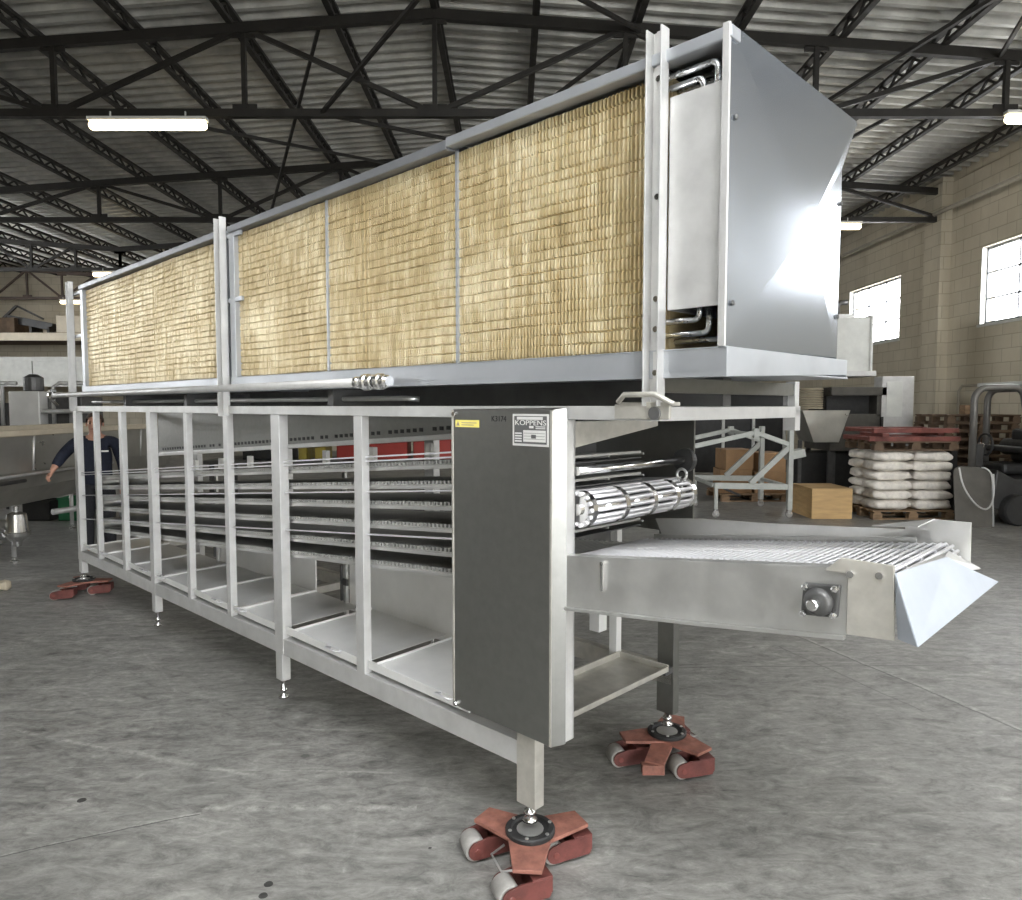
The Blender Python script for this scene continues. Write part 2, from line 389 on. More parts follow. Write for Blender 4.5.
# trusses
for ti, ty in enumerate(TR):
    m = M['truss_far'] if ti == 5 else M['truss']; t = MB(); zb = 5.54
    for (xa, xr, xb) in ((XW, -1, -11), (-11, XL, XL)):
        for (p, q) in ((xa, xr), (xr, xb)):
            if p == q: continue
            t.bar((p, ty, roof_z(p)-.28), (q, ty, roof_z(q)-.28), .09, .13)
        t.bar((xa, ty, zb), (xb, ty, zb), .09, .10)
        npan = 8; L = (xb-xa)/npan
        for i in range(npan+1):
            x = xa + L*i
            t.bar((x, ty, zb), (x, ty, roof_z(x)-.28), .06, .06)
            t.box(x-.16, x+.16, ty-.012, ty+.012, zb-.05, zb+.12)
            t.box(x-.16, x+.16, ty-.012, ty+.012, roof_z(x)-.40, roof_z(x)-.25)
            if i < npan:
                x2 = x + L
                if i % 2 == 0: t.bar((x, ty, zb), (x2, ty, roof_z(x2)-.28), .06, .06)
                else: t.bar((x, ty, roof_z(x)-.28), (x2, ty, zb), .06, .06)
    struct(t.build('trim_truss_%d' % (ti+1), m))
    # wind bracing between this truss and the next
    if ti < 5:
        w_ = MB()
        for (xa, xb) in (((-2.5, 1.7), (3.9, 6.4)) if ti == 1 else ((-2.5, 1.7), (-5.0, -2.5), (3.9, 6.4))):
            w_.bar((xa, ty, zb), (xb, ty+5.4, roof_z(xb)-.3), .045, .045); w_.bar((xb, ty, roof_z(xb)-.3), (xa, ty+5.4, zb), .045, .045)
        struct(w_.build('trim_brace_%d' % (ti+1), m))
# fluorescent lamps hung under the trusses
def lamp(x, y, z, label, L=1.55):
    t = thing('fluorescent_lamp', label, 'lamp', (x, y, z), 0, 'strip lamps under the roof trusses')
    MB().box(-L/2, L/2, -.06, .06, .075, .12).box(-.5, -.48, -.01, .01, .12, .20).box(.48, .5, -.01, .01, .12, .20).build('housing', M['housing'], t, .006)
    MB().tube([(-L/2+.02, 0, .02), (-L/2+.05, 0, .02), (L/2-.05, 0, .02), (L/2-.02, 0, .02)], [.045, .062, .062, .045], 14).build('tube', M['tube'], t)
lamp(-4.74, 9.62, 5.34, 'big glowing strip lamp above the left half of the coil unit')
lamp(7.22, 9.62, 5.42, 'strip lamp at the right edge, cut by the frame, near the block wall')
lamp(6.42, 15.0, 5.36, 'strip lamp peeking out right of the coil unit end panel beside the pillar')
lamp(-10.95, 20.4, 5.36, 'small distant strip lamp just above the far end of the coil cap')
lamp(-15.4, 25.75, 5.36, 'tiniest farthest strip lamp beside the far left coil post', 1.2)
# conduits on the right wall
tag(MB().tube([(XW-.27, 26, 5.66), (XW-.27, 3, 5.62)], .045, 8).build('conduit_pipe', M['concrete']), 'long cream pipe running high along the block wall above the windows', 'pipe')
tag(MB().tube([(XW-.05, 14.4, .3), (XW-.05, 14.4, 2.0), (XW-.05, 14.3, 2.1), (XW-.05, 12.2, 2.1), (XW-.05, 12.0, 2.2), (XW-.05, 10.6, 2.22)], .025, 8).build('cable_conduit', M['concrete']), 'thin low conduit bending along the block wall behind the forklift', 'pipe')
# mezzanine at the far left
mz = MB().box(XL, -9, 24.4, YB, 4.0, 4.14); struct(mz.build('trim_mezzanine_deck', M['oldwood']))
struct(MB().box(XL, -9, 24.30, 24.4, 3.90, 4.16).build('trim_mezzanine_beam', M['beige']))
pn = MB()
for i in range(5): pn.box(XL+.02+2.4*i, XL+2.38+2.4*i, 24.42, 24.5, 2.45, 3.22)
struct(pn.build('trim_mezzanine_panel', M['white_paint']))
struct(MB().box(XL, -9, 24.36, 24.42, 3.22, 3.36).box(XL, -9, 24.34, 24.40, 2.36, 2.45).build('trim_mezzanine_rail', M['white_paint']))
def daylight(name, loc, rot, sx, sy):
    l = bpy.data.lights.new(name, 'AREA'); l.shape = 'RECTANGLE'; l.size = sx; l.size_y = sy
    o = bpy.data.objects.new(name, l); COL.objects.link(o); o.location = loc; o.rotation_euler = rot
    l.cycles.is_portal = True
for i, (a, c) in enumerate(WINS): daylight('window_daylight', (XW+.32, (a+c)/2, (Z0+Z1)/2), (0, R(90), 0), Z1-Z0, c-a)
daylight('door_daylight', ((DX0+DX1)/2, YF-.32, DZ/2), (R(90), 0, 0), DX1-DX0, DZ)
daylight('added_roof_daylight', (.25, (SKY0+SKY1)/2, 7.25), (0, 0, 0), 7.5, SKY1-SKY0)  # portal for the added rooflight
daylight('added_wall_daylight', (XL-.35, 14, 4.25), (0, R(-90), 0), 2.1, 12)  # portal for the added opening in the left wall

# ------------------------------------------------------------------ the cooling conveyor
MACH_LOC = (0.1913, 2.4173, 0.0); MACH_RZ = R(45.65 - 90)
mc = thing('cooling_conveyor', 'long stainless cooling conveyor with brass-coloured coil unit on top, filling the hall', 'machine', MACH_LOC, MACH_RZ)
def P_(name, mb, m, bev=.002, parent=None, smooth=False): return mb.build(name, M[m], parent or mc, bev, smooth=smooth)
def rail_z(x): return .385 + (x + .24)*.0105
# --- lower frame
W = 1.10; XE = -5.75
P_('top_rail', MB().box(XE, .33, 0, .05, 1.655, 1.70), 'frame')
P_('top_rail', MB().box(XE, .33, W-.05, W, 1.655, 1.70), 'frame')
for x in (XE, .28): P_('cross_rail', MB().box(x, x+.05, .05, W-.05, 1.653, 1.698), 'frame')
for y in (0, W-.05):
    pr = MB().prism([(XE, y, rail_z(XE)-.01), (-.23, y, rail_z(-.23)-.008), (-.23, y, rail_z(-.23)+.083), (XE, y, rail_z(XE)+.075)], (0, .05, 0))
    P_('bottom_rail', pr, 'frame' if y == 0 else 'weathered')
for x in (-5.70, -3.0): P_('floor_beam', MB().box(x, x+.05, .05, W-.05, rail_z(x)+.01, rail_z(x)+.06), 'weathered')
big = [(-5.75, -5.66), (-3.938, -3.862), (-2.077, -1.985)]
small = [(-5.187, -5.135), (-4.545, -4.479), (-3.269, -3.22), (-2.673, -2.618), (-1.285, -1.219)]
for a, c in big: P_('frame_post', MB().box(a, c, -.002, .05, rail_z(a)-.01, 1.655), 'frame')
for a, c in small: P_('frame_post', MB().box(a, c, .0, .04, rail_z(a)+.07, 1.655), 'frame')
for a, c in big[1:] + [(-5.75, -5.66)]: P_('rear_post', MB().box(a, c, W-.05, W+.002, rail_z(a)-.01, 1.655), 'frame')
P_('rear_post', MB().box(-.31, -.222, W-.05, W, .40, 1.655), 'door')  # darker door steel paints in the shade beneath the machine
P_('rear_post', MB().box(-.545, -.50, .98, 1.02, .44, 1.2), 'panel_in')
P_('end_post', MB().box(-.006, 0, -.012, .042, .540, 1.655).box(-.035, 0, .03, .042, .54, 1.655), 'frame')
# --- legs with ball feet (two mid legs hang clear of the floor)
def leg(a, y0, zt, zb, m):
    l = P_('leg', MB().box(a, a+.092, y0, y0+.045, zb, zt).box(a, a+.092, y0+.04, y0+.05, zb, zt), m)
    cx, cy = a+.046, y0+.024
    MB().lathe([(.012, zb+.005), (.012, zb-.02), (.022, zb-.024), (.024, zb-.034), (.014, zb-.044), (.026, zb-.056), (.030, zb-.062)], (cx, cy, 0), 'z', 16).build('foot', M['chrome'], l, smooth=True)
leg(-.238, -.001, .62, .235, 'weathered'); leg(-.312, W-.05, .41, .235, 'door')  # right rear leg in darker door steel, its shade put into the colour
leg(-5.745, 0, .33, .200, 'frame'); leg(-5.745, W-.05, .33, .200, 'frame')
for a in (-3.935, -2.075):
    for y0 in (0, W-.05):
        l = P_('leg', MB().box(a, a+.07, y0, y0+.05, .205, rail_z(a)), 'frame')
        MB().lathe([(.010, .21), (.010, .155), (.020, .15), (.020, .14), (.010, .135), (.010, .12), (.026, .112), (.028, .102)], (a+.035, y0+.025, 0), 'z', 14).build('foot', M['chrome'], l, smooth=True)
# --- door at the near end
dr = P_('access_door', MB().prism([(-.535, -.050, .528), (-.024, -.050, .528), (.006, -.012, .536), (-.535, -.012, .528)], (0, 0, 1.16)), 'door', .004)
MB().box(-.536, -.526, -.053, -.049, .53, 1.686).box(-.034, -.024, -.053, -.049, .53, 1.686).build('edge_fold', M['weathered'], dr, .001)
MB().prism([(-.0245, -.0505, .532), (.0065, -.0125, .540), (.0075, -.0135, .540), (-.0235, -.0515, .532)], (0, 0, 1.15)).build('edge_plate', M['door'], dr)
for z in (1.670, .540): MB().lathe([(.008, -.061), (.010, -.057), (.010, -.050)], (-.518, 0, z), 'y', 12).build('bolt', M['chrome'], dr)
for z in (1.245, .885): MB().prism([(-.012, -.037, z-.03), (-.004, -.027, z-.03), (-.006, -.023, z-.03), (-.016, -.036, z-.03)], (0, 0, .06)).build('hinge', M['dark_steel'], dr, .001)
Y0 = -.050
MB().box(-.513, -.383, Y0-.002, Y0, 1.621, 1.648).build('warning_label', M['yellow'], dr)
MB().prism([(-.507, Y0-.0025, 1.626), (-.489, Y0-.0025, 1.626), (-.498, Y0-.0025, 1.643)], (0, .0006, 0)).build('label_triangle', M['drum'], dr)
for a, c, z in ((-.478, -.395, 1.636), (-.478, -.41, 1.628)): MB().box(a, c, Y0-.0025, Y0-.0019, z, z+.003).build('label_line', M['drum'], dr)
text('K3174', 'stencil_number', .029, M['black'], dr, (-.318, Y0-.0007, 1.645), (1,0,0), (0,0,1))
MB().box(-.209, -.040, Y0-.002, Y0, 1.562, 1.673).build('rating_plate', M['plate_light'], dr, .001)
MB().box(-.200, -.048, Y0-.003, Y0-.002, 1.570, 1.666).build('plate_print', M['plate_dark'], dr)
y0, y1 = Y0-.0038, Y0-.003
for f in ((-.186, -.066, 1.653, 1.663), (-.128, -.108, 1.624, 1.632), (-.098, -.054, 1.622, 1.625), (-.098, -.054, 1.628, 1.631), (-.156, -.052, 1.577, 1.617)): MB().box(f[0], f[1], y0, y1, f[2], f[3]).build('plate_field', M['plate_light'], dr)
for z in (1.576, 1.585, 1.594, 1.603): MB().box(-.196, -.164, y0, y1, z, z+.005).build('plate_field', M['plate_light'], dr)
for z in (1.586, 1.596, 1.606): MB().box(-.153, -.056, y0-.0005, y0, z, z+.0013).build('plate_rule', M['plate_dark'], dr)
MB().box(-.118, -.096, y0-.0005, y0, 1.589, 1.602).build('plate_rule', M['plate_dark'], dr)
text('KOPPENS', 'plate_lettering', .0245, M['plate_light'], dr, (-.197, Y0-.0034, 1.6345), (1,0,0), (0,0,1), .0006, 1.42)
# --- inner panels, gusset, shelf, motor
slope = .082
bp = MB(); xa, xb = -5.30, -.20
bp.prism([(xa, .56, 1.66), (xb, .56, 1.66), (xb, .56, 1.602), (xa, .56, 1.255)], (0, .012, 0))
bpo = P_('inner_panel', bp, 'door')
lp = MB().prism([(xa, .535, 1.245), (xb, .535, 1.602), (xb, .535, 1.632), (xa, .535, 1.275)], (0, .03, 0)); lp.build('panel_lip', M['steel'], bpo, .003)
hl = MB()
x = xa + .1
while x < xb - .1:
    if random.random() < .85:
        z = 1.275 + (x-xa)*(.357/5.10) + .022
        MB().box(x, x+.030, .5575, .5605, z, z+.020).build('air_slot', M['black'], bpo)
    x += .056
for a, c in ((-4.08, -2.62), (-2.22, -.56)):
    P_('lower_panel', MB().prism([(a, .57, .44), (c, .57, .46), (c, .57, 1.04), (a, .57, 1.04+.082*a)], (0, .01, 0)), 'panel_in')
P_('gusset_plate', MB().prism([(-.012, .03, 1.648), (-.012, .56, 1.648), (-.012, .56, 1.622), (-.012, .03, 1.555)], (.006, 0, 0)), 'weathered')
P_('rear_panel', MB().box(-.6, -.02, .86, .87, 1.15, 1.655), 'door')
P_('plenum_panel', MB().box(-.55, -.54, .60, 1.05, .75, 1.62), 'dark_steel')
sh = MB().box(-.50, -.215, .05, 1.0, .462, .467).box(-.227, -.215, .05, 1.0, .462, .486).box(-.50, -.488, .05, 1.0, .462, .495).box(-.5, -.215, .99, 1.0, .462, .495)
P_('lower_shelf', sh, 'weathered', .002)
P_('shelf_bracket', MB().bar((-.25, .99, .455), (-.25, 1.055, .455), .05, .03), 'dark_steel')
gm = P_('gear_motor', MB().tube([(-.75, .45, .80), (-.75, .80, .80)], .075, 18).box(-.84, -.66, .80, .92, .70, .90), 'dark_steel', .006)
MB().tube([(-.75, .36, .80), (-.75, .45, .80)], .03, 12).build('motor_shaft', M['black'], gm)
P_('motor_bracket', MB().box(-.66, -.50, .83, .87, .80, .84).box(-.56, -.50, .84, .90, .62, 1.02), 'panel_in')
# --- belt strands of the three passes
def belt(z0, x0, x1, y0, y1, name, m='belt_dark', pitch=.026, r=.0045):
    b = MB(); x = x0; s = slope
    while x < x1:
        z = z0 + s*x
        b.box(x-r, x+r, y0, y1, z-r, z+r); x += pitch
    for y in (y0+.004, (y0+y1)/2, y1-.004):
        b.prism([(x0, y-.004, z0+s*x0-.011), (x1, y-.004, z0+s*x1-.011), (x1, y-.004, z0+s*x1-.004), (x0, y-.004, z0+s*x0-.004)], (0, .008, 0))
    x = x0                              # upturned hooks along the near edge
    while x < x1:
        z = z0 + s*x
        b.box(x-r*1.3, x+r*1.3, y0-.003, y0+.006, z-.005, z+.010); x += pitch
    o = P_(name, b, m, 0)
    g = MB().prism([(x0, y0-.008, z0+s*x0-.024), (x1, y0-.008, z0+s*x1-.024), (x1, y0-.008, z0+s*x1-.010), (x0, y0-.008, z0+s*x0-.010)], (0, .012, 0))
    g.build('belt_guide', M['steel'], o)
    d = MB().prism([(x0, y0+.02, z0+s*x0-.024), (x1, y0+.02, z0+s*x1-.024), (x1, y0+.02, z0+s*x1-.020), (x0, y0+.02, z0+s*x0-.020)], (0, y1-y0-.04, 0))
    d.build('slide_bed', M['dark_steel'], o)
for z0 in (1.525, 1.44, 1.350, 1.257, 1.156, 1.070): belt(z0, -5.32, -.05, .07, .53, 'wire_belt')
for (za, sa) in ((1.560, .080), (1.540, .080), (1.412, .090), (1.218, .093)):
    P_('guide_rod', MB().prism([(XE+.05, .020, za+sa*XE), (-.03, .020, za), (-.03, .020, za+.007), (XE+.05, .020, za+.007+sa*XE)], (0, .007, 0)), 'rod', 0)
for x in (-1.36, -1.872, -2.375, -3.40, -3.886, -4.36):
    z = 1.525 + slope*x
    P_('standoff_block', MB().box(x-.022, x+.022, .50, .53, z+.010, z+.095), 'white_plastic', .003)
for zc in (1.48, 1.30, 1.11):           # tail rollers at the far end
    P_('tail_roller', MB().tube([(-5.34, .06, zc+slope*-5.34), (-5.34, .54, zc+slope*-5.34)], .045, 16), 'steel', 0)
for x in (-4.09, -2.25):            # uprights that carry the belt beds
    up = P_('bed_upright', MB().box(x, x+.03, .545, .565, rail_z(x)+.05, 1.30+.08*x+.2), 'steel')
    MB().box(x-.02, x+.055, .535, .547, .60, .64).box(x-.012, x+.0, .53, .545, .50, .72).build('latch', M['dark_steel'], up)
# --- drip trays with handles, one per bay
px = sorted([b_ for a_, b_ in big+small]); nx_ = sorted([a_ for a_, b_ in big+small])[1:] + [-.50]
for i, (a, c) in enumerate(zip(px, nx_)):
    zt = rail_z((a+c)/2) + .085
    t = MB()
    t.box(a+.012, c-.012, .012, .020, zt+.018, zt+.058)                     # front lip
    t.prism([(a+.012, .020, zt+.022), (c-.012, .020, zt+.022), (c-.012, .565, zt+.04), (a+.012, .565, zt+.04)], (0, 0, -.003))
    t.prism([(a+.012, .02, zt+.022), (a+.012, .565, zt+.04), (a+.012, .565, zt+.052), (a+.012, .02, zt+.034)], (.003, 0, 0))
    to = P_('drip_tray', t, 'panel_in', .0015)
    hx = c-.14 if i in (2, 4, 7) else (a+.13 if i % 2 else c-.2)
    z = zt + .052
    MB().tube([(hx-.045, .012, z), (hx-.045, -.020, z+.008), (hx+.045, -.020, z+.008), (hx+.045, .012, z)], .005, 8).build('handle', M['rod'], to)
# --- outfeed end: roller, shaft, side plates, belt, chute
ro = MB()
RX, RZ = .005, 1.345
for k in range(14):
    a = 2*math.pi*k/14; ro.tube([(RX+.055*math.cos(a), .045, RZ+.055*math.sin(a)), (RX+.055*math.cos(a), .73, RZ+.055*math.sin(a))], .008, 8)
rob = P_('belt_roller', ro, 'rod', 0)
sl = MB()
for y in (.07, .26, .44, .60, .725): sl.lathe([(.045, y-.016), (.064, y-.012), (.064, y+.012), (.045, y+.016)], (RX, 0, RZ), 'y', 20)
sl.lathe([(.02, .045), (.02, .76)], (RX, 0, RZ), 'y', 12)
sl.build('sprocket', M['chrome'], rob)
MB().prism([(-.2, .05, 1.388), (.0, .05, 1.404), (.0, .05, 1.410), (-.2, .05, 1.394)], (0, .68, 0)).build('upper_belt', M['rod'], rob)
ds = P_('drive_shaft', MB().tube([(.005, .045, 1.478), (.005, .75, 1.478)], .0155, 14), 'chrome', 0)
MB().lathe([(.02, .600), (.047, .604), (.050, .612), (.050, .630), (.036, .640)], (.005, .125, 1.478), 'y', 24).build('bearing', M['black'], ds)
P_('lifting_eye', MB().tube(arc((.03, .68, 1.425), .022, 0, 360, 16), .006, 8).tube([(.03, .68, 1.40), (.03, .68, 1.345)], .006, 8), 'steel', 0)
def zt(x): return 1.189 + .115*x
def zb(x): return 1.017 + .118*x
for y, th in ((-.004, .008), (.575, .008)):
    sp = MB().prism([(-.03, y, zt(0)), (.915, y, zt(.915)), (.915, y, zb(.915)), (.5, y, zb(.5)-.004), (0, y, zb(0)), (-.03, y, zb(0))], (0, th, 0))
    d = -1 if y < 0 else 1
    sp.prism([(-.0, y, zt(0)), (.915, y, zt(.915)), (.915, y+d*-.022, zt(.915)+.004), (0, y+d*-.022, zt(0)+.004)], (0, 0, .003))
    sp.prism([(-.0, y, zb(0)), (.5, y, zb(.5)-.004), (.915, y, zb(.915)), (.915, y+d*.016, zb(.915)), (.5, y+d*.016, zb(.5)-.004), (0, y+d*.016, zb(0))], (0, 0, -.010))
    so = P_('side_plate', sp, 'steel', .001)
    if y < 0:
        MB().lathe([(.007, -.014), (.007, 0)], (.155, 0, 1.19), 'y', 10).bar((.155, -.010, 1.19), (.157, -.010, 1.10), .010, .008).build('weld_pin', M['chrome'], so)
P_('side_plate', MB().prism([(-.03, .585, 1.25), (.17, .585, 1.271), (.48, .585, 1.287), (.955, .585, 1.322), (.955, .585, 1.29), (0, .585, 1.19)], (0, .006, 0)), 'steel', .001)
P_('end_bracket', MB().prism([(.86, -.012, zt(.86)-.006), (.90, -.012, zt(.90)+.028), (1.022, -.012, zt(1.022)+.012), (1.028, -.012, 1.138), (.918, -.012, zb(.918)+.004), (.918, -.012, zt(.86)-.004)], (0, .010, 0)), 'weathered', .001)
bc = (.855, 1.203)
fb = MB()
q = [(.806, 1.158), (.898, 1.168), (.903, 1.252), (.811, 1.243)]
fb.prism([(x, -.022, z) for x, z in q], (0, .016, 0))
fb.lathe([(.036, -.022), (.036, -.036), (.030, -.046), (.022, -.048)], (bc[0], 0, bc[1]), 'y', 24)
fbo = P_('flange_bearing', fb, 'dark_steel', .004)
MB().lathe([(.015, -.046), (.015, -.074), (.012, -.077)], (bc[0], 0, bc[1]), 'y', 18).build('shaft_end', M['chrome'], fbo)
for x, z in q:
    x = bc[0] + (x-bc[0])*.80; z = bc[1] + (z-bc[1])*.80
    MB().lathe([(.009, -.022), (.009, -.034), (.005, -.038)], (x, 0, z), 'y', 6).build('bolt', M['chrome'], fbo)
for x in (.925, .992): P_('bracket_bolt', MB().lathe([(.009, -.020), (.009, -.012)], (x, 0, zt(x)-.012), 'y', 12), 'chrome', 0)
def zbelt(x): return 1.172 + .117*x
ob = MB(); x = -.05
while x < 1.005:
    z = zbelt(x); ob.tube([(x, .012, z), (x, .565, z)], .0052, 6); x += .0225
for y in (.02, .155, .30, .43, .555):
    xx = -.05
    while xx < 1.0:
        z = zbelt(xx); ob.box(xx-.002, xx+.0205, y-.005, y+.005, z-.008, z+.003); xx += .0225
P_('outfeed_belt', ob, 'rod', 0)
er = MB()
for k in range(7):
    a = R(95 - 32*k); er.tube([(1.0+.034*math.cos(a), .012, zbelt(1.0)-.034+.034*math.sin(a)), (1.0+.034*math.cos(a), .565, zbelt(1.0)-.034+.034*math.sin(a))], .0055, 6)
for y in (.03, .16, .30, .43, .55): er.lathe([(.03, y-.008), (.03, y+.008)], (1.0, 0, zbelt(1.0)-.034), 'y', 16)
P_('end_roller', er, 'rod', 0)
P_('belt_bed', MB().prism([(-.03, .02, 1.12), (.98, .02, 1.235), (.98, .02, 1.239), (-.03, .02, 1.124)], (0, .54, 0)), 'dark_steel', 0)
ch = MB().prism([(1.022, -.005, 1.300), (1.052, .325, 1.294), (1.088, .431, 1.248), (1.128, .575, 1.195), (1.090, -.062, 1.150)], (.004, 0, .0012))
ch.prism([(1.022, -.005, 1.300), (1.090, -.062, 1.150), (1.034, -.007, 1.142)], (.003, 0, .001))
th = MB().prism([(1.016, -.004, 1.296), (1.020, .50, 1.282), (1.045, .574, 1.245), (1.088, .560, 1.232), (1.088, .431, 1.247), (1.051, .325, 1.293)], (.002, 0, -.003))
P_('chute_throat', th, 'steel', .001)
P_('discharge_chute', ch, 'chute', .001)
P_('chute_flank', MB().prism([(.88, .585, 1.334), (.955, .585, 1.356), (1.056, .585, 1.357), (1.058, .585, 1.228), (.965, .585, 1.273), (.88, .585, 1.27)], (0, .008, 0)), 'steel', .001)
P_('chute_flank', MB().prism([(.79, .56, 1.318), (.88, .593, 1.333), (.96, .593, 1.355), (.93, .53, 1.335)], (0, 0, .004)), 'steel', .001)
# --- coil unit above
ZP, ZC = 1.868, 2.690
def pan(x0, x1, right):
    t = MB().box(x0, x1, .002, .008, 1.783, ZP).box(x0, x1, .002, .94, 1.80, 1.806).box(x0, x0+.006, .002, .92, 1.79, ZP)
    t.box(x0, x1, .92, .926, 1.80, ZP)
    if right: t.prism([(x1-.004, .002, ZP), (x1-.004, .922, ZP+.002), (x1-.004, .922, 1.815), (x1-.004, .002, 1.783)], (.006, 0, 0))
    t.box(x0, x1, .0, .022, ZP-.004, ZP)
    P_('drip_pan', t, 'pan', .0015)
pan(-2.555, .572, True); pan(-5.47, -2.66, False)
def fin_block(x0, x1, z0, z1, yb=.040):
    b = MB(); rows = 22; pit = .0155; n = max(2, int((x1-x0)/pit)); lv = []; h = (z1-z0)/rows
    for r in range(rows):
        zz = z0 + h*r
        lv += [(zz, 1.), (zz+h*.13, .0), (zz+h*.84, .0), (zz+h*.96, 1.)]
    lv.append((z1, 1.)); nl = len(lv); vs = []
    rnd = random.Random(int((x0+10)*1000)); pit = (x1-x0)/n
    ph = [rnd.random()*6 for _ in range(rows+1)]
    col = 0
    for i in range(n):
        xs0 = x0 + pit*i; jit = rnd.uniform(-.0012, .0012) + (.003 if rnd.random() < .05 else 0); cw = rnd.uniform(.34, .48); sh = rnd.uniform(-.0007, .0007)
        for fx, dep in ((0, 0), (cw, 0), (cw+.06, .020), (.94, .020)):
            x = xs0 + pit*fx; col += 1
            for j, (z, g) in enumerate(lv):
                r = min(j//4, rows)
                gd = .011*max(.15, .55 + .6*math.sin(x*7.3+ph[r])*math.sin(x*2.1+ph[r]*2))
                wv = .0020*math.sin(x*6+ph[0]) + .0012*math.sin(x*37+ph[r])
                vs.append((x + sh*(1+math.sin(z*40)), yb + dep + g*gd*(1-.5*(dep > 0)) + jit, z + wv*(0 < j < nl-1)))
    b.add(vs, [(i*nl+j, (i+1)*nl+j, (i+1)*nl+j+1, i*nl+j+1) for i in range(col-1) for j in range(nl-1)])
    b.box(x0, x1, yb+.036, .60, z0, z1)
    return b.build('fin_block', M['fins'], mc)
seams = [-2.505, -1.55, -.60, .345]
for a, c in zip(seams, seams[1:]): fin_block(a+.004, c-.004, ZP+.004, ZC)
for a, c in zip([-5.405, -4.05], [-4.05, -2.665]): fin_block(a+.003, c-.003, ZP+.004, ZC)
for x in (-1.55, -.60): P_('seam_strip', MB().box(x-.006, x+.006, .034, .06, ZP, ZC), 'pan', 0)
for a, c in ((-5.47, -5.40), (-2.565, -2.50)): P_('coil_stile', MB().box(a, c, .012, .06, 1.80, 2.73).box(a, a+.006, .012, .62, 1.80, 2.73), 'pan')
P_('coil_stile', MB().box(-2.668, -2.658, .012, .60, 1.80, 2.73), 'pan')
P_('coil_cap', MB().box(-5.47, -2.66, .0, .07, ZC+.004, 2.735).box(-5.47, -2.66, .07, .9, 2.722, 2.735), 'cap', .006)
P_('coil_cap', MB().box(-2.56, -.62, .0, .07, ZC+.004, 2.733).box(-2.56, -.62, .07, .9, 2.722, 2.733), 'cap', .006)
P_('coil_cap', MB().box(-.62, .575, -.004, .05, ZC+.012, 2.738).box(-.62, .565, .05, .975, 2.732, 2.742), 'pan', .005)
# end casing
P_('casing_side', MB().prism([(-.62, .976, 2.742), (.565, .976, 2.742), (.565, .841, 2.549), (-.62, .841, 2.549)], (0, .004, 0)), 'galv', .001)
P_('casing_back', MB().box(-5.47, .565, .834, .84, 1.87, 2.55).box(-5.47, -.62, .834, .84, 2.5, 2.72), 'galv', 0)
xe = .566
ep = [(.0, 1.868), (.0, 2.745), (.976, 2.747), (.841, 2.549), (.834, 1.875)]
cx_, cz_ = .545, 2.30
e = MB(); vs = [(xe, y, z) for y, z in ep] + [(xe+.013, cx_, cz_)] + [(xe-.012, y, z) for y, z in ep]
e.add(vs, [(0,1,5), (1,2,5), (2,3,5), (3,4,5), (4,0,5), (6,7,8,9,10)] + [(i, (i+1) % 5, 6+(i+1) % 5, 6+i) for i in range(5)])
epo = P_('end_panel', e, 'galv', 0)
MB().box(xe-.018, xe+.003, -.006, .004, 1.868, 2.745).build('corner_strip', M['frame'], epo, .001)
for y, z in ((.035, 2.50), (.035, 1.99), (.82, 2.02), (.825, 2.42)): MB().lathe([(.008, 0), (.008, .005), (.004, .008)], (xe+.002, y, z), 'x', 10).build('screw', M['dark_steel'], epo)
MB().box(.372, xe-.018, .012, .018, 1.985, 2.603).box(.372, .378, .012, .30, 1.985, 2.603).build('header_cover', M['frame'], mc, .0015)
MB().box(.305, .315, .06, .8, 1.87, 2.73).box(.31, .56, .55, .56, 1.87, 2.73).build('casing_bulkhead', M['black'], mc)
def bend(x1, z1, x2, z2, y, r=.0085):
    P_('return_bend', MB().tube([(.315, y, z1)] + [(x1-.02, y, z1)] + arc((x1-.02, y, z1-.02 if z2 < z1 else z1+.02), .02, 90 if z2 < z1 else -90, 0, 5) + [(x1, y, z2)], r, 10), 'copper_steel', 0)
bend(.515, 2.672, 0, 2.56, .035, .0095); bend(.525, 2.690, 0, 2.58, .14); bend(.470, 2.638, 0, 2.56, .035, .0095); bend(.495, 2.655, 0, 2.58, .11); bend(.45, 2.62, 0, 2.56, .09)
bend(.485, 1.915, 0, 2.01, .06); bend(.46, 1.955, 0, 2.02, .05); bend(.505, 1.90, 0, 2.01, .11)
P_('return_bend', MB().tube([(.530, .06, 1.875), (.530, .06, 2.02)], .0085, 10), 'copper_steel', 0)
# coil posts: channels opening to the front, bolted
def coil_post(a, zb_, zt_, wd=.088):
    c = MB().box(a, a+.005, -.03, .012, zb_, zt_).box(a+wd-.005, a+wd, -.03, .012, zb_, zt_).box(a, a+wd, .007, .012, zb_, zt_)
    c.box(a+.018, a+wd-.010, .001, .007, zb_, zt_)
    o = P_('coil_post', c, 'frame', .001)
    for z in (2.66, 2.32, 2.02, 1.93, 1.80):
        MB().lathe([(.009, -.008), (.009, .001)], (a+wd*.55, 0, z), 'y', 12).build('bolt', M['chrome'], o)
coil_post(.314, 1.70, 2.80, .055); coil_post(-2.668, 1.64, 2.792, .078); coil_post(-5.735, 1.66, 2.79, .078)
for x in (-5.68, -2.62):
    for z in (2.30, 2.67): P_('post_tie', MB().box(x-.03, x+.20, .013, .03, z, z+.025), 'pan')
P_('base_bracket', MB().box(.20, .40, -.012, .0, 1.66, 1.705).box(.22, .40, -.012, .05, 1.700, 1.712).tube([(.22, -.02, 1.712), (.25, -.03, 1.735), (.36, -.03, 1.735), (.42, -.02, 1.705)], .009, 8), 'weathered', .002)
P_('tube_end', MB().tube([(.352, -.022, 1.678), (.352, .004, 1.678)], .020, 16), 'dark_steel', 0)
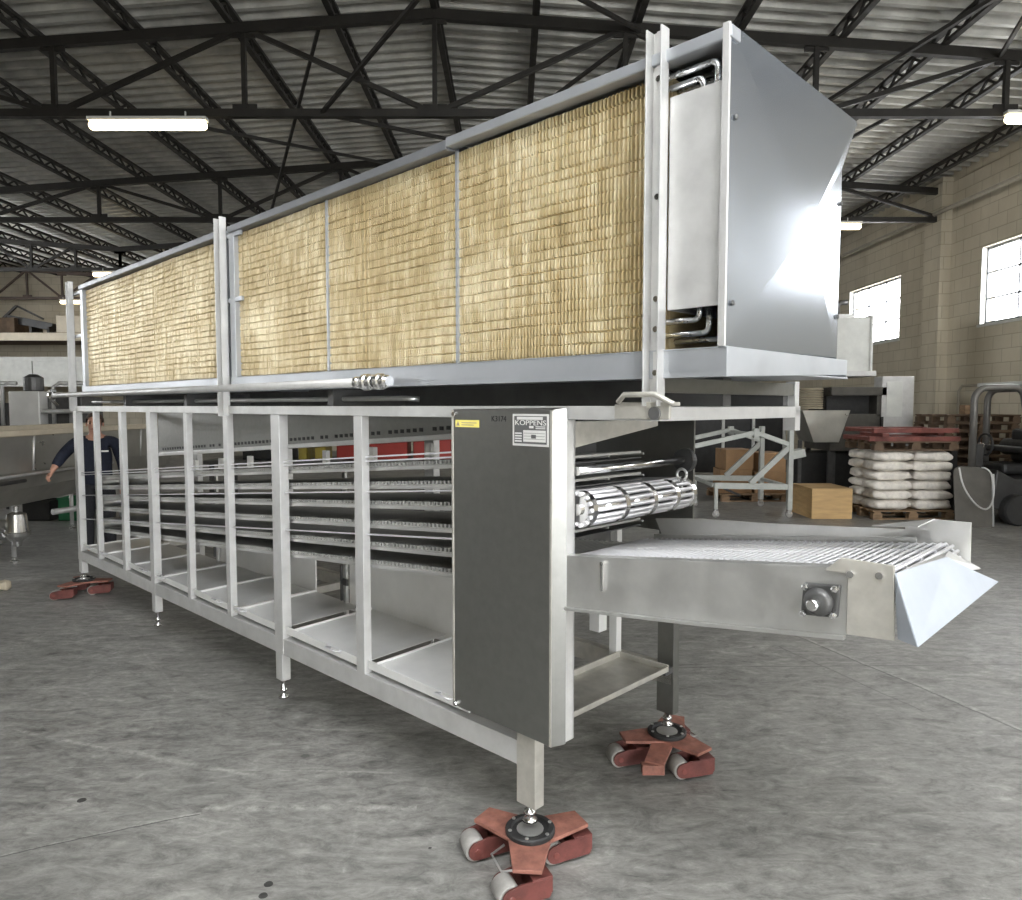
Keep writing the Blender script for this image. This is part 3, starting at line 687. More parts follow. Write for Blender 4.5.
# beams between frame and pans
P_('support_beam', MB().box(-5.7, .30, .50, .56, 1.70, 1.80), 'dark_steel', 0)
P_('support_beam', MB().box(-5.7, .30, 1.0, 1.05, 1.70, 1.76), 'dark_steel', 0)
P_('support_beam', MB().box(.285, .325, .06, 1.05, 1.742, 1.79), 'door', 0)
P_('support_post', MB().box(.29, .33, 1.045, 1.085, 1.698, 1.80), 'frame', 0)
P_('support_post', MB().box(.28, .33, 1.05, 1.10, 1.60, 1.70), 'frame', 0)
for x in (-4.6, -3.4, -1.6): P_('support_foot', MB().box(x, x+.05, .06, .9, 1.70, 1.783), 'dark_steel', 0)
# --- supply pipe
sp = P_('supply_pipe', MB().tube([(-6.10, -.075, 1.797), (-1.02, -.075, 1.803)], .020, 14), 'frame', 0)
u = MB()
for x, r in ((-1.13, .026), (-1.065, .036), (-1.025, .032), (-.965, .035), (-.93, .028)): u.lathe([(r*.8, x-.018), (r, x-.012), (r, x+.012), (r*.8, x+.018)], (0, -.075, 1.803), 'x', 18)
u.tube([(-1.0, -.075, 1.803), (-.90, -.075, 1.803)], .022, 14)
u.build('pipe_union', M['chrome'], sp)
v = MB().lathe([(.02, -6.14), (.036, -6.12), (.036, -6.08), (.02, -6.06)], (0, -.075, 1.797), 'x', 16).tube([(-6.12, -.075, 1.80), (-6.2, -.075, 1.80), (-6.24, -.05, 1.76), (-6.24, .0, 1.70)], .016, 10).box(-6.14, -6.06, -.10, -.05, 1.83, 1.85)
v.build('shut_off_valve', M['chrome'], sp)
P_('electric_conduit', MB().tube([(-5.6, .12, 1.735), (-1.05, .12, 1.735), (-1.0, .16, 1.73)], .012, 8), 'steel', 0)

# ------------------------------------------------------------------ machine skates
def skate(loc, rz, wd, label, tongue=False):
    root = thing('machine_skate', label, 'skate', loc, 0, 'machine skates under the conveyor legs')
    b = MB(); poly = []
    for k in range(3):
        a = rz + R(120*k); d = Vector((math.cos(a), math.sin(a))); n = Vector((-d.y, d.x))
        a2 = a + R(60); d2 = Vector((math.cos(a2), math.sin(a2)))
        poly += [d*.222 - n*.050, d*.222 + n*.050, d2*.090]
    b.prism([(p.x, p.y, .112) for p in poly], (0, 0, .014))
    b.build('plate', M['red'], root, .002)
    MB().lathe([(.088, .126), (.092, .130), (.092, .142), (.086, .147), (.070, .147), (.066, .138), (.02, .137)], (0,0,0), 'z', 36).build('turntable', M['black'], root)
    bt = MB()
    for k in range(6):
        a = R(60*k+20); bt.lathe([(.007, .146), (.007, .150)], (.079*math.cos(a), .079*math.sin(a), 0), 'z', 8)
    bt.lathe([(.05, .137), (.05, .141), (.03, .143)], (0, 0, 0), 'z', 24)
    bt.build('turntable_bolt', M['steel'], root)
    dv = Vector((math.cos(wd), math.sin(wd), 0)); ev = Vector((dv.y, -dv.x, 0))
    for k in range(3):
        a = rz + R(120*k); c = Vector((math.cos(a), math.sin(a), 0))*.168
        f = MB()
        for s in (-.045, .055):
            pts = []
            o = c + ev*s + dv*-.085
            for t in range(9):
                an = R(90 + 180*t/8); pts.append(o + dv*(.034*math.cos(an)) + Vector((0, 0, .046 + .034*math.sin(an))))
            pts += [c + ev*s + dv*.055 + Vector((0,0,.018)), c + ev*s + dv*.062 + Vector((0,0,.030)), c + ev*s + dv*.062 + Vector((0,0,.086)), c + ev*s + dv*-.05 + Vector((0,0,.088))]
            f.prism(pts, ev*.008)
        f.bar(c + dv*.03 - ev*.045 + Vector((0,0,.062)), c + dv*.03 + ev*.06 + Vector((0,0,.062)), .075, .06)
        fo = f.build('roller_fork', M['fork_red'], root, .0015)
        ax = MB().tube([c + dv*-.085 - ev*.05 + Vector((0,0,.046)), c + dv*-.085 + ev*.070 + Vector((0,0,.046))], .011, 12); ax.build('axle_bolt', M['red_iron'], fo)
        MB().tube([c + dv*-.085 + ev*q + Vector((0,0,.042)) for q in (-.036, -.0355, -.033, .047, .0495, .050)], [.039, .040, .042, .042, .040, .039], 24).build('roller', M['roller'], root)
    hd = rz + R(205) if not tongue else rz - R(30)
    h = Vector((math.cos(hd), math.sin(hd), 0)); hn = Vector((-h.y, h.x, 0)); z = Vector((0,0,.100))
    MB().tube([h*.06+hn*.10+z, h*.15+hn*.095+z, h*.19+hn*.02+z+Vector((0,0,-.02)), h*.15-hn*.06+z+Vector((0,0,-.01)), h*.09-hn*.05+z], .0045, 8).build('wire_handle', M['steel'], root)
    if tongue:
        t = R(245); d = Vector((math.cos(t), math.sin(t), 0)); n = Vector((-d.y, d.x, 0))
        MB().prism([d*.07-n*.05+Vector((0,0,.112)), d*.07+n*.05+Vector((0,0,.112)), d*.25+n*.045+Vector((0,0,.085)), d*.25-n*.045+Vector((0,0,.085))], (0,0,.010)).box(-.16, -.06, -.235, -.195, .04, .085).build('tow_tongue', M['red'], root, .002)
    return root
mm = Matrix.Rotation(MACH_RZ, 4, 'Z'); mo = Vector(MACH_LOC)
def mw(x, y, z=0): p = mm @ Vector((x, y, 0)) + mo; return (p.x, p.y, z)
near = mw(-.192, .024)
skate(near, R(26), R(22), 'red machine skate nearest the camera, under the front leg below the door')
skate(mw(-.266, 1.074), R(68), R(12), 'red machine skate under the dark right rear leg, with tow tongue and wire handle', True)
skate(mw(-5.70, .024), R(10), R(15), 'red machine skate farthest left, under the far end leg of the conveyor')

# ------------------------------------------------------------------ pallets, sacks, crates on the right
def pallet(loc, label, sx=1.2, sy=.9, rz=0, m='wood', group=None, name='wooden_pallet'):
    t = thing(name, label, 'pallet', loc, rz, group)
    for i in range(5):
        y = -sy/2 + .05 + (sy-.1)*i/4
        MB().box(-sx/2, sx/2, y-.05, y+.05, .118, .140).build('deck_board', M[m], t, .002)
    for i in range(3):
        y = -sy/2 + .05 + (sy-.1)*i/2
        MB().box(-sx/2, sx/2, y-.05, y+.05, 0, .020).build('bottom_board', M[m], t, .002)
        for k in range(3):
            x = -sx/2 + .07 + (sx-.14)*k/2
            MB().box(x-.07, x+.07, y-.05, y+.05, .020, .096).build('block', M[m], t, .002)
    for k in range(3):
        x = -sx/2 + .07 + (sx-.14)*k/2
        MB().box(x-.05, x+.05, -sy/2, sy/2, .096, .118).build('stringer_board', M[m], t, .002)
    return t
def sack_mesh(sx, sy, sz, seed):
    rnd = random.Random(seed); b = MB(); nu, nv = 28, 14; vs = []
    ph = [rnd.uniform(0, 6.3) for _ in range(8)]
    def sp(v, e): return math.copysign(abs(v)**e, v)
    for j in range(nv+1):
        v = -math.pi/2 + math.pi*j/nv
        for i in range(nu):
            u = 2*math.pi*i/nu
            cx, cy, cz = sp(math.cos(v), .5)*sp(math.cos(u), .42), sp(math.cos(v), .5)*sp(math.sin(u), .42), sp(math.sin(v), .75)
            k = 1 + .05*math.sin(3*u+ph[0]+2*v) + .035*math.sin(7*u+ph[1]) + .03*math.sin(5*v+4*u+ph[2])
            zz = cz*sz/2*(1 + .15*math.sin(cx*4+ph[3])*math.cos(cy*3+ph[4])) + (.007*math.sin(cx*11+ph[5]) + .005*math.sin(cx*19+cy*13+ph[6]))*(1-abs(cz)*.5)
            vs.append((cx*sx/2*k, cy*sy/2*k, max(zz, -sz/2*1.0) + sz/2))
    fs = [(j*nu+i, j*nu+(i+1) % nu, (j+1)*nu+(i+1) % nu, (j+1)*nu+i) for j in range(nv) for i in range(nu)]
    return b.add(vs, fs, True)
PX, PY = 6.03, 11.13
pallet((PX, PY, 0), 'worn wooden pallet on the floor carrying the white sacks', 1.22, .92)
words = ['bottom', 'second', 'third', 'fourth', 'fifth', 'top']
for l in range(6):
    z = .141 + l*.146
    for (dx, dy, w_) in ((-.295, -.225, 'front left'), (.30, -.225, 'front right'), (-.295, .235, 'back left')):
        o = sack_mesh(.60, .46, .150, l*10+int(dx*10)+int(dy*7)).build('sack', M['sack'])
        o.location = (PX+dx+random.uniform(-.015, .015), PY+dy+random.uniform(-.015, .015), z); o.rotation_euler.z = random.uniform(-.05, .05)
        tag(o, 'white woven sack lying %s in the %s layer of the sack pallet' % (w_, words[l]), 'sack', 'white sacks stacked on the pallet')
pallet((PX+.0, PY, 1.035), 'dark wooden pallet lying upside on top of the white sacks', 1.25, .95, 0, 'oldwood')
def red_frame(loc, label, rz, sx):
    t = thing('red_steel_frame', label, 'frame', loc, rz, 'red frames on the sack stack')
    for y in (-.40, .40): MB().box(-sx/2, sx/2, y-.035, y+.035, 0, .07).build('long_rail', M['red_iron'], t, .004)
    for x in (-sx/2+.04, 0, sx/2-.04): MB().box(x-.035, x+.035, -.365, .365, .01, .06).build('cross_rail', M['red_iron'], t, .004)
red_frame((PX-.02, PY-.03, 1.177), 'lower of the two rusty red steel frames on the sack stack', 0, 1.35)
t = red_frame((PX+.0, PY-.0, 1.30), 'upper rusty red steel frame topping the sack stack', R(2), 1.30)
def timber(x, y, z, sx, sy, sz, label, rz=0):
    o = MB().box(-sx/2, sx/2, -sy/2, sy/2, 0, sz).build('timber_beam', M['red_iron'], None, .005); o.location = (x, y, z); o.rotation_euler.z = rz
    tag(o, label, 'beam')
for i, (x, y) in enumerate(((PX-.50, PY-.2), (PX+.52, PY+.15))):
    timber(x, y, 1.249, .10, .7, .049, ('left' if i == 0 else 'right') + ' red spacer block between the two red steel frames')
for i in range(11):
    pallet((8.05+.03*math.sin(i*2.1), 12.75, i*.1415), ('topmost' if i == 10 else words[i] if i < 5 else ['sixth', 'seventh', 'eighth', 'ninth', 'tenth'][i-5]) + ' pallet of the brown pallet stack behind the forklift', 1.25, 1.0, R(1.2*math.sin(i)), 'oldwood', 'pallets stacked behind the forklift')
o = MB().box(-.09, .09, -.08, .08, 0, .16).build('wood_block', M['wood'], None, .004); o.location = (7.90, 12.45, 1.558); tag(o, 'single wood block standing on the brown pallet stack', 'block')
# plywood crate
pc = thing('plywood_crate', 'clean light plywood crate on the floor beside the sack pallet', 'crate', (4.84, 11.13, 0))
for x0, x1, y0, y1, n_ in ((-.305, .305, -.38, -.365, 'front_panel'), (-.305, .305, .365, .38, 'back_panel'), (-.305, -.29, -.365, .365, 'side_panel'), (.29, .305, -.365, .365, 'side_panel')):
    MB().box(x0, x1, y0, y1, 0, .445).build(n_, M['plywood'], pc, .002)
MB().box(-.307, .307, -.382, .382, .445, .460).build('lid', M['plywood'], pc, .002)
# trolley frame
ft = thing('frame_trolley', 'pale grey steel conveyor trolley on casters, in front of the cardboard boxes', 'trolley', (3.7, 10.9, 0))
def fbar(n, p, q, w=.07, h=.07, m='grey_paint'): return MB().bar(p, q, w, h).build(n, M[m], ft, .003)
for y, dz in ((0, 0), (1.25, .0)):
    fbar('lower_rail', (-.60, y, .49), (.58, y, .47), .06, .09)
    fbar('upright', (.55, y, .12), (.55, y, 1.36), .07, .09)
    fbar('diagonal_brace', (-.05, y, .52), (.53, y, 1.08), .06, .08)
    fbar('upper_rail', (-.97, y, 1.08), (.02, y, 1.30), .06, .07)
    fbar('down_rail', (.02, y, 1.30), (.52, y, 1.12), .06, .07)
    fbar('apex_plate', (.02, y-.0, 1.22), (.02, y, 1.36), .08, .09)
    fbar('front_leg', (-.57, y, .12), (-.57, y, .52), .05, .05)
    for x in (-.57, .55):
        c = MB().box(x-.03, x+.03, y-.035, y-.028, .05, .125).box(x-.03, x+.03, y+.028, y+.035, .05, .125).box(x-.03, x+.03, y-.035, y+.035, .115, .125).build('caster', M['chrome'], ft, .002)
        MB().lathe([(.045, y-.018), (.052, y-.012), (.052, y+.012), (.045, y+.018)], (x, 0, .052), 'y', 20).build('wheel', M['roller'], c)
for x, z in ((-.60, .49), (.55, .47), (-.95, 1.08), (.02, 1.27)): fbar('cross_tube', (x, .04, z), (x, 1.21, z), .05, .05)
fbar('end_plate', (-.86, .55, .50), (-.86, .55, .72), .16, .12)
fbar('motor_plate', (.60, .30, .92), (.86, .30, .98), .22, .12)
fbar('long_stay', (-.45, .35, .45), (.15, 1.1, .20), .03, .03, 'dark_steel')
# cardboard boxes on a pallet behind
pallet((4.35, 13.2, 0), 'wooden pallet under the cardboard boxes behind the trolley', 1.2, 1.0)
for i, (dx, z, wx, hz, lab) in enumerate(((-.3, .141, .56, .42, 'bottom left cardboard box on the pallet behind the trolley'), (.3, .141, .56, .38, 'bottom right cardboard box on the pallet behind the trolley'), (-.27, .562, .5, .36, 'upper left cardboard box behind the trolley diagonal'), (.3, .522, .5, .34, 'upper right cardboard box behind the trolley'))):
    o = thing('cardboard_box', lab, 'box', (4.35+dx, 13.1, z), R(3*i-4), 'cardboard boxes behind the trolley')
    MB().box(-wx/2, wx/2, -.3, .3, 0, hz).build('carton', M['cardboard'], o, .006)
    MB().box(-wx/2-.001, wx/2+.001, -.025, .025, hz-.05, hz+.002).build('tape', M['wood'], o)
# stainless machine with hopper behind the sacks
sm = thing('hopper_machine', 'stainless machine with hopper, drum and white top cabinet behind the sacks', 'machine', (6.3, 14.2, 0))
MB().box(-.25, .70, -.6, .6, .85, 1.55).box(-.25, .95, -.62, .6, 1.90, 2.06).box(.62, .72, -.6, .6, 1.5, 1.95).build('body', M['sheet_brown'], sm, .006)
MB().box(-.20, .62, -.30, .55, 1.55, 1.90).build('dark_chamber', M['black'], sm, .004)
MB().box(-.18, .48, -.62, .3, 2.36, 3.36).box(.44, .49, -.64, .3, 2.30, 3.40).build('top_cabinet', M['white_paint'], sm, .01)
MB().box(-.24, .55, -.68, .4, 2.26, 2.36).box(-.10, .20, -.5, .2, 3.36, 3.44).build('cabinet_frame', M['frame'], sm, .006)
MB().tube([(-.05, -.3, 3.44), (-.05, -.3, 3.62), (.02, -.3, 3.68), (.14, -.3, 3.68)], .05, 10).build('vent_pipe', M['dark_steel'], sm)
cb = MB().box(.70, 1.30, -.62, -.30, .30, 2.26).build('control_cabinet', M['frame'], sm, .008)
MB().box(.78, 1.08, -.63, -.62, 1.5, 2.16).build('cabinet_window', M['white_paint'], cb, .003)
MB().box(.68, .72, -.66, -.62, .5, 1.5).build('cable_strip', M['black'], cb)
hp = MB().prism([(-.85, -.75, 1.62), (.05, -.75, 1.62), (-.15, -.75, 1.02), (-.62, -.75, 1.02)], (0, .7, 0)).build('hopper', M['trough'], sm, .006)
dm = MB()
for i in range(9): dm.lathe([(.20, 1.64+.045*i), (.235, 1.65+.045*i), (.235, 1.675+.045*i), (.20, 1.685+.045*i)], (-.52, -.3, 0), 'z', 24)
dm.build('ribbed_drum', M['drum'], sm)
for x in (-.2, .6):
    for y in (-.5, .5): MB().box(x-.04, x+.04, y-.04, y+.04, 0, .85).build('leg', M['dark_steel'], sm)
for x in (-.75, -.1): MB().box(x-.03, x+.03, -.45, -.39, 0, 1.05).build('leg', M['dark_steel'], sm)
MB().box(-.7, .6, -.35, .5, .15, .8).build('under_body', M['black'], sm, .01)
# dark oven line far behind
ov = thing('oven_line', 'long dark machine with white top frame far behind the conveyor', 'machine', (4.6, 17.2, 0))
MB().box(-1.9, 1.8, -.5, .8, .15, 1.70).build('body', M['fork_dark'], ov, .01)
MB().box(-1.9, 1.8, -.55, -.5, 2.10, 2.18).box(-1.9, 1.8, .7, .75, 2.10, 2.18).build('top_rail', M['white_paint'], ov, .004)
for x in (-1.88, -1.1, -.4, .3, 1.0, 1.72): MB().box(x, x+.06, -.55, -.49, 0, 2.12).build('post', M['white_paint'], ov, .003)
for x in (-.9, .6): MB().box(x, x+.5, -.5, .5, 1.70, 1.95).build('motor_cover', M['dark_steel'], ov, .02)
# forklift, its far half outside the frame
fk = thing('forklift', 'dark old forklift with rounded grey overhead guard at the right edge', 'forklift', (7.65, 10.75, 0))
MB().prism([(-.80, -.55, .22), (.95, -.55, .22), (.95, -.55, .95), (.35, -.55, 1.0), (.15, -.55, .72), (-.45, -.55, .66), (-.72, -.55, .80)], (0, 1.1, 0)).build('chassis', M['fork_dark'], fk, .03)
def hoop(y, dx):
    g = MB().tube([(-1.05+dx, y, .70), (-1.05+dx, y, 1.72)] + arc((-.87+dx, y, 1.78), .18, 180, 100, 5) + [(-.55+dx, y, 1.97)] + arc((-.51+dx, y, 1.80), .17, 80, 20, 4) + [(-.24+dx, y, 1.3), (-.12+dx, y, .72)], .048, 10)
    return g.build('overhead_guard', M['fork_grey'], fk)
hoop(-.50, 0); hoop(.50, .85)
for i in range(4): MB().bar((-.86+.12*i, -.5, 1.955), (.0+.12*i, .5, 1.955), .03, .03).build('guard_bar', M['fork_grey'], fk)
MB().box(-.42, .10, -.25, .25, .70, .86).box(.0, .14, -.25, .25, .86, 1.36).build('seat', M['black'], fk, .05)
sc_ = MB().tube([(-.70, -.05, .75), (-.58, -.05, 1.12)], .035, 10).build('steering_column', M['fork_dark'], fk)
MB().tube(arc((-.57, -.05, 1.13), .16, 0, 360, 24, 'yz'), .016, 8).build('steering_wheel', M['black'], sc_)
for i in range(3): MB().tube([(-.78, -.25+.08*i, .78), (-.74, -.25+.08*i, 1.12)], .010, 8).lathe([(.02, 1.10), (.024, 1.13), (.015, 1.16)], (-.74, -.25+.08*i, 0), 'z', 10).build('lever', M['chrome'], fk)
for x, y in ((-.45, -.60), (.55, -.60), (-.45, .60), (.55, .60)):
    wh = MB().lathe([(.14, y-.09), (.205, y-.09), (.225, y-.06), (.225, y+.06), (.205, y+.09), (.14, y+.09)], (x, 0, .225), 'y', 30).build('wheel', M['black'], fk)
    MB().lathe([(.05, y-.075), (.135, y-.085), (.14, y+.085), (.05, y+.075)], (x, 0, .225), 'y', 24).build('wheel_rim', M['sheet_brown'], wh)
MB().lathe([(.10, -.42), (.13, -.38), (.13, .38), (.10, .42)], (.05, 0, 1.08), 'y', 20).build('gas_bottle', M['fork_dark'], fk)
MB().box(-.30, .9, -.48, .48, 1.02, 1.10).build('engine_cover', M['fork_dark'], fk, .03)
for x in (-.84,):
    for y in (-.3, .3): MB().box(x-.05, x+.05, y-.05, y+.05, .05, 1.15).build('mast_rail', M['fork_dark'], fk, .005)
MB().box(-.30, .60, -.62, .62, 2.00, 2.06).build('roof_sheet', M['white_paint'], fk, .01)
sp_ = thing('sheet_panel', 'dull rounded sheet panel leaning against the forklift front', 'panel', (6.50, 9.98, 0), R(-8))
pts = [(-.25, 0, .0), (.23, 0, .0)] + arc((.15, 0, .70), .13, 0, 90, 5) + arc((-.12, 0, .74), .10, 90, 180, 5)
pp = [(x, .25*z, z) for x, _, z in pts]
MB().prism(pp, (0, .02, .004)).build('sheet', M['sheet_brown'], sp_, .002)
MB().tube([(.24, -.005+.25*.02, .02), (.28, -.005+.25*.6, .6)] + [(x, .25*z-.005, z) for x, _, z in arc((.15, 0, .70), .13, 0, 90, 5)], .012, 8).build('edge_trim', M['frame'], sp_)
hs = [(6.22, 9.93, .85), (6.25, 9.90, .62), (6.36, 9.88, .42), (6.50, 9.87, .28), (6.62, 9.88, .27), (6.72, 9.93, .42), (6.76, 10.02, .75)]
for _ in range(2): hs = [hs[0]] + [tuple(Vector(a).lerp(Vector(b_), t)) for a, b_ in zip(hs, hs[1:]) for t in (.25, .75)] + [hs[-1]]
tag(MB().tube(hs, .012, 8).build('hose', M['frame']), 'thin pale hose hanging in a loop in front of the leaning sheet panel', 'hose')

# ------------------------------------------------------------------ seen through the conveyor: bench with crates
bn = thing('work_bench', 'dark steel bench behind the conveyor carrying the plastic crates', 'bench', (-2.1, 9.4, 0))
MB().box(-1.75, 1.55, -.45, .45, .97, 1.02).build('bench_top', M['dark_steel'], bn, .004)
MB().box(-1.7, 1.5, -.40, .40, .25, .28).build('lower_shelf', M['dark_steel'], bn, .004)
for x in (-1.70, 1.45):
    for y in (-.4, .36): MB().box(x, x+.05, y, y+.05, 0, .97).build('leg', M['dark_steel'], bn, .003)
def crate(x, wx, hz, m, label, group='plastic crates on the bench', y=9.25, dy=.34, z=1.021):
    t = thing('plastic_crate', label, 'crate', (x, y, z), 0, group)
    MB().box(-wx/2, wx/2, -dy/2, dy/2, 0, .012).box(-wx/2, wx/2, -dy/2, -dy/2+.01, 0, hz).box(-wx/2, wx/2, dy/2-.01, dy/2, 0, hz).box(-wx/2, -wx/2+.01, -dy/2, dy/2, 0, hz).box(wx/2-.01, wx/2, -dy/2, dy/2, 0, hz).build('tub', M[m], t, .002)
    MB().box(-wx/2-.012, wx/2+.012, -dy/2-.012, -dy/2, hz-.03, hz).box(-wx/2-.012, wx/2+.012, dy/2, dy/2+.012, hz-.03, hz).box(-wx/2-.012, -wx/2, -dy/2, dy/2, hz-.03, hz).box(wx/2, wx/2+.012, -dy/2, dy/2, hz-.03, hz).build('rim', M[m], t, .003)
crate(-2.03, .36, .25, 'red_crate', 'red plastic crate on the bench, left one, beside the yellow tubs')
crate(-1.55, .48, .26, 'red_crate', 'wide red plastic crate in the middle of the bench')
crate(-1.00, .48, .27, 'red_crate', 'red plastic crate nearest the grey access door')
crate(-2.42, .14, .19, 'yellow_crate', 'right small yellow tub on the bench')
crate(-2.64, .11, .18, 'yellow_crate', 'left small yellow tub on the bench')
crate(-3.1, .6, .24, 'fork_dark', 'black plastic crate at the left end of the bench')

# ------------------------------------------------------------------ left: trough, person, machinery
tr = thing('long_trough', 'long stainless trough with beige rim at the left edge, behind the person', 'machine', (-5.0, 7.0, 0))
sec = [(-.05, 1.41), (-.065, 1.20), (-.075, 1.02), (-.12, .84), (-.32, .64), (-.75, .55), (-1.15, .66), (-1.30, .95), (-1.30, 1.41), (-1.27, 1.41), (-1.27, .97), (-1.13, .70), (-.75, .59), (-.35, .68), (-.16, .86), (-.115, 1.02), (-.105, 1.20), (-.08, 1.41)]
MB().prism([(x, -3.2, z) for x, z in sec], (0, 6.9, 0)).build('shell', M['trough'], tr, .003)
for y in (-3.2, 3.67): MB().prism([(x, y, z) for x, z in sec[:9]], (0, .03, 0)).build('end_wall', M['trough'], tr, .003)
MB().box(-.12, -.01, -3.22, 3.72, 1.39, 1.455).box(-1.33, -1.24, -3.22, 3.72, 1.39, 1.455).build('rim', M['beige'], tr, .01)
for y in (-1.6, .6, 2.8): MB().tube([(-.05, y, 1.39), (-.062, y, 1.20), (-.072, y, 1.02)], .011, 8).build('seam_rib', M['frame'], tr)
MB().tube([(.05, -3.0, 1.0), (.05, 1.9, 1.0)], .016, 10).build('side_rail', M['frame'], tr)
for y in (-2.4, -.6, 1.2): MB().tube([(-.08, y, .99), (.05, y, 1.0)], .012, 8).build('rail_bracket', M['frame'], tr)
MB().tube([(-.05, -3.0, .93), (-.03, .4, .93)], .02, 10).build('air_pipe', M['dark_steel'], tr)
for y in (-2.0, .75, 2.9):
    for x in (-.42, -1.1):
        l = MB().tube([(x, y, .06), (x, y, .66)], .025, 10).build('leg', M['frame'], tr)
        MB().lathe([(.045, 0), (.045, .01), (.02, .025), (.02, .07)], (x, y, 0), 'z', 14).build('foot', M['chrome'], l)
MB().tube([(-.42, -2.0, .26), (-.42, .75, .26)], .025, 10).build('leg_tie', M['frame'], tr)
MB().lathe([(.04, .22), (.05, .27), (.125, .33), (.13, .37), (.115, .375), (.09, .56), (.03, .585), (.03, .64)], (-.24, .55, 0), 'z', 26).build('drain_pot', M['chrome'], tr)
MB().tube([(-.35, .55, .45), (-.75, .3, .45), (-1.0, -.4, .42)], .055, 12).build('drain_pipe', M['trough'], tr)
MB().tube([(-.32, 1.9, .64), (-.32, 1.9, .50), (-.36, 1.8, .44), (-.5, 1.55, .43)], .035, 12).build('drain_pipe', M['frame'], tr)
crate(-6.55, .34, .34, 'green', 'green plastic crate on the floor beyond the trough', None, 10.75, .34, 0)
crate(-7.05, .40, .30, 'fork_dark', 'black plastic crate on the floor left of the green crate', None, 10.75, .34, 0)
gm_ = thing('grey_cabinet_machine', 'grey cabinet machine with pipework standing behind the trough', 'machine', (-7.5, 11.4, 0))
MB().box(-.25, .22, -.3, .3, .3, 1.93).build('cabinet', M['panel_in'], gm_, .01)
MB().box(.22, .75, -.1, .5, .3, 1.85).box(-.9, -.3, -.1, .5, .3, 1.75).build('side_body', M['dark_steel'], gm_, .01)
for x in (-.6, -.45, .35, .62): MB().tube([(x, -.15, 1.4), (x, -.15, 2.0), (x+.08, -.12, 2.06), (x+.2, -.1, 2.06)], .03, 8).build('pipe', M['frame'], gm_)
MB().tube([(.2, -.25, 1.62), (1.1, -.25, 1.62)], .035, 10).build('cross_pipe', M['frame'], gm_)
MB().lathe([(.10, 1.9), (.14, 1.95), (.14, 2.15), (.06, 2.2)], (-.05, 0, 0), 'z', 16).build('motor', M['dark_steel'], gm_)
for x in (-.8, .65):
    for y in (-.0, .4): MB().box(x-.03, x+.03, y-.03, y+.03, 0, .3).build('leg', M['dark_steel'], gm_)
o = sack_mesh(.11, .09, .085, 99).build('rag_bundle', M['beige']); o.location = (-4.70, 6.56, 0); tag(o, 'small pale beige lump lying on the floor at the left edge', 'rag')
# things on the mezzanine
m1 = thing('winch_frame', 'dark steel machine frame stored on the mezzanine deck at far left', 'machine', (-16.6, 24.85, 4.14))
MB().box(-1.1, -.2, -.35, .4, .0, .55).build('box_body', M['oldwood'], m1, .01)
MB().bar((-.6, 0, .55), (.95, 0, .25), .3, .25).build('boom', M['fork_dark'], m1, .01)
MB().bar((-.9, .1, .55), (-.4, .1, 1.0), .08, .08).bar((-.4, .1, 1.0), (.5, .1, .55), .06, .06).build('jib', M['truss'], m1, .004)
for x in (-.9, .3, .9): MB().box(x-.04, x+.04, -.3, .3, 0, .25).build('leg', M['truss'], m1)
o = thing('wooden_crate', 'pale crate on the mezzanine deck beside the dark frame', 'crate', (-15.0, 24.95, 4.14))
MB().box(-.45, .45, -.35, .35, .06, .62).build('carton', M['beige'], o, .01)
MB().box(-.5, .5, -.38, .38, 0, .06).build('skid', M['oldwood'], o, .004)

# ------------------------------------------------------------------ the person
def skin(name, nodes, edges, m, parent, root=0, sub=2):
    me = bpy.data.meshes.new(name); me.from_pydata([n[0] for n in nodes], edges, [])
    o = bpy.data.objects.new(name, me); COL.objects.link(o)
    o.modifiers.new('skin', 'SKIN'); me.materials.append(m)
    if not me.skin_vertices: 
        bpy.context.view_layer.objects.active = o; bpy.ops.mesh.customdata_skin_add()
    for v, n in zip(me.skin_vertices[0].data, nodes):
        r = n[1]; v.radius = r if isinstance(r, tuple) else (r, r); v.use_root = False
    me.skin_vertices[0].data[root].use_root = True
    s = o.modifiers.new('sub', 'SUBSURF'); s.levels = sub; s.render_levels = sub
    bpy.context.view_layer.update()
    ev = bpy.data.meshes.new_from_object(o.evaluated_get(bpy.context.evaluated_depsgraph_get()))
    for p in ev.polygons: p.use_smooth = True
    ev.materials.clear(); ev.materials.append(m)
    bpy.data.objects.remove(o)
    o = bpy.data.objects.new(name, ev); COL.objects.link(o); o.parent = parent
    return o
class Sk:
    def __init__(s): s.n = []; s.e = []
    def chain(s, start, pts):
        prev = start; ids = []
        for p, r in pts:
            s.n.append((p, r)); i = len(s.n)-1
            if prev is not None: s.e.append((prev, i))
            prev = i; ids.append(i)
        return ids
pr = thing('person', 'person in a dark navy sweatshirt standing at the trough, one hand on its rail', 'person', (-4.55, 7.86, 0), R(20))
ARMR = [((-.185, .0, 1.315), .060), ((-.33, .06, 1.17), .050), ((-.375, .03, 1.09), .044), ((-.405, -.02, 1.03), .034)]
ARML = [((.185, .0, 1.315), .060), ((.235, .03, 1.13), .050), ((.255, .03, 1.03), .044), ((.27, -.10, .86), .032)]
def legs(off): return {s: [((s*.09, .0, .84), .088+off), ((s*.10, -.01, .64), .075+off), ((s*.105, -.02, .47), .060+off), ((s*.108, .005, .30), .056+off), ((s*.11, .02, .10), .040+off)] for s in (-1, 1)}
b = Sk()
t_ = b.chain(None, [((0, 0, .91), (.145, .105)), ((0, .01, 1.04), (.13, .095)), ((0, .01, 1.18), (.155, .11)), ((0, .0, 1.32), (.10, .085)), ((0, -.01, 1.385), .056), ((0, -.02, 1.43), .058), ((0, -.035, 1.49), (.076, .094)), ((0, -.025, 1.56), (.076, .092)), ((0, -.015, 1.605), (.055, .065))])
b.chain(t_[6], [((0, -.125, 1.500), .016)])
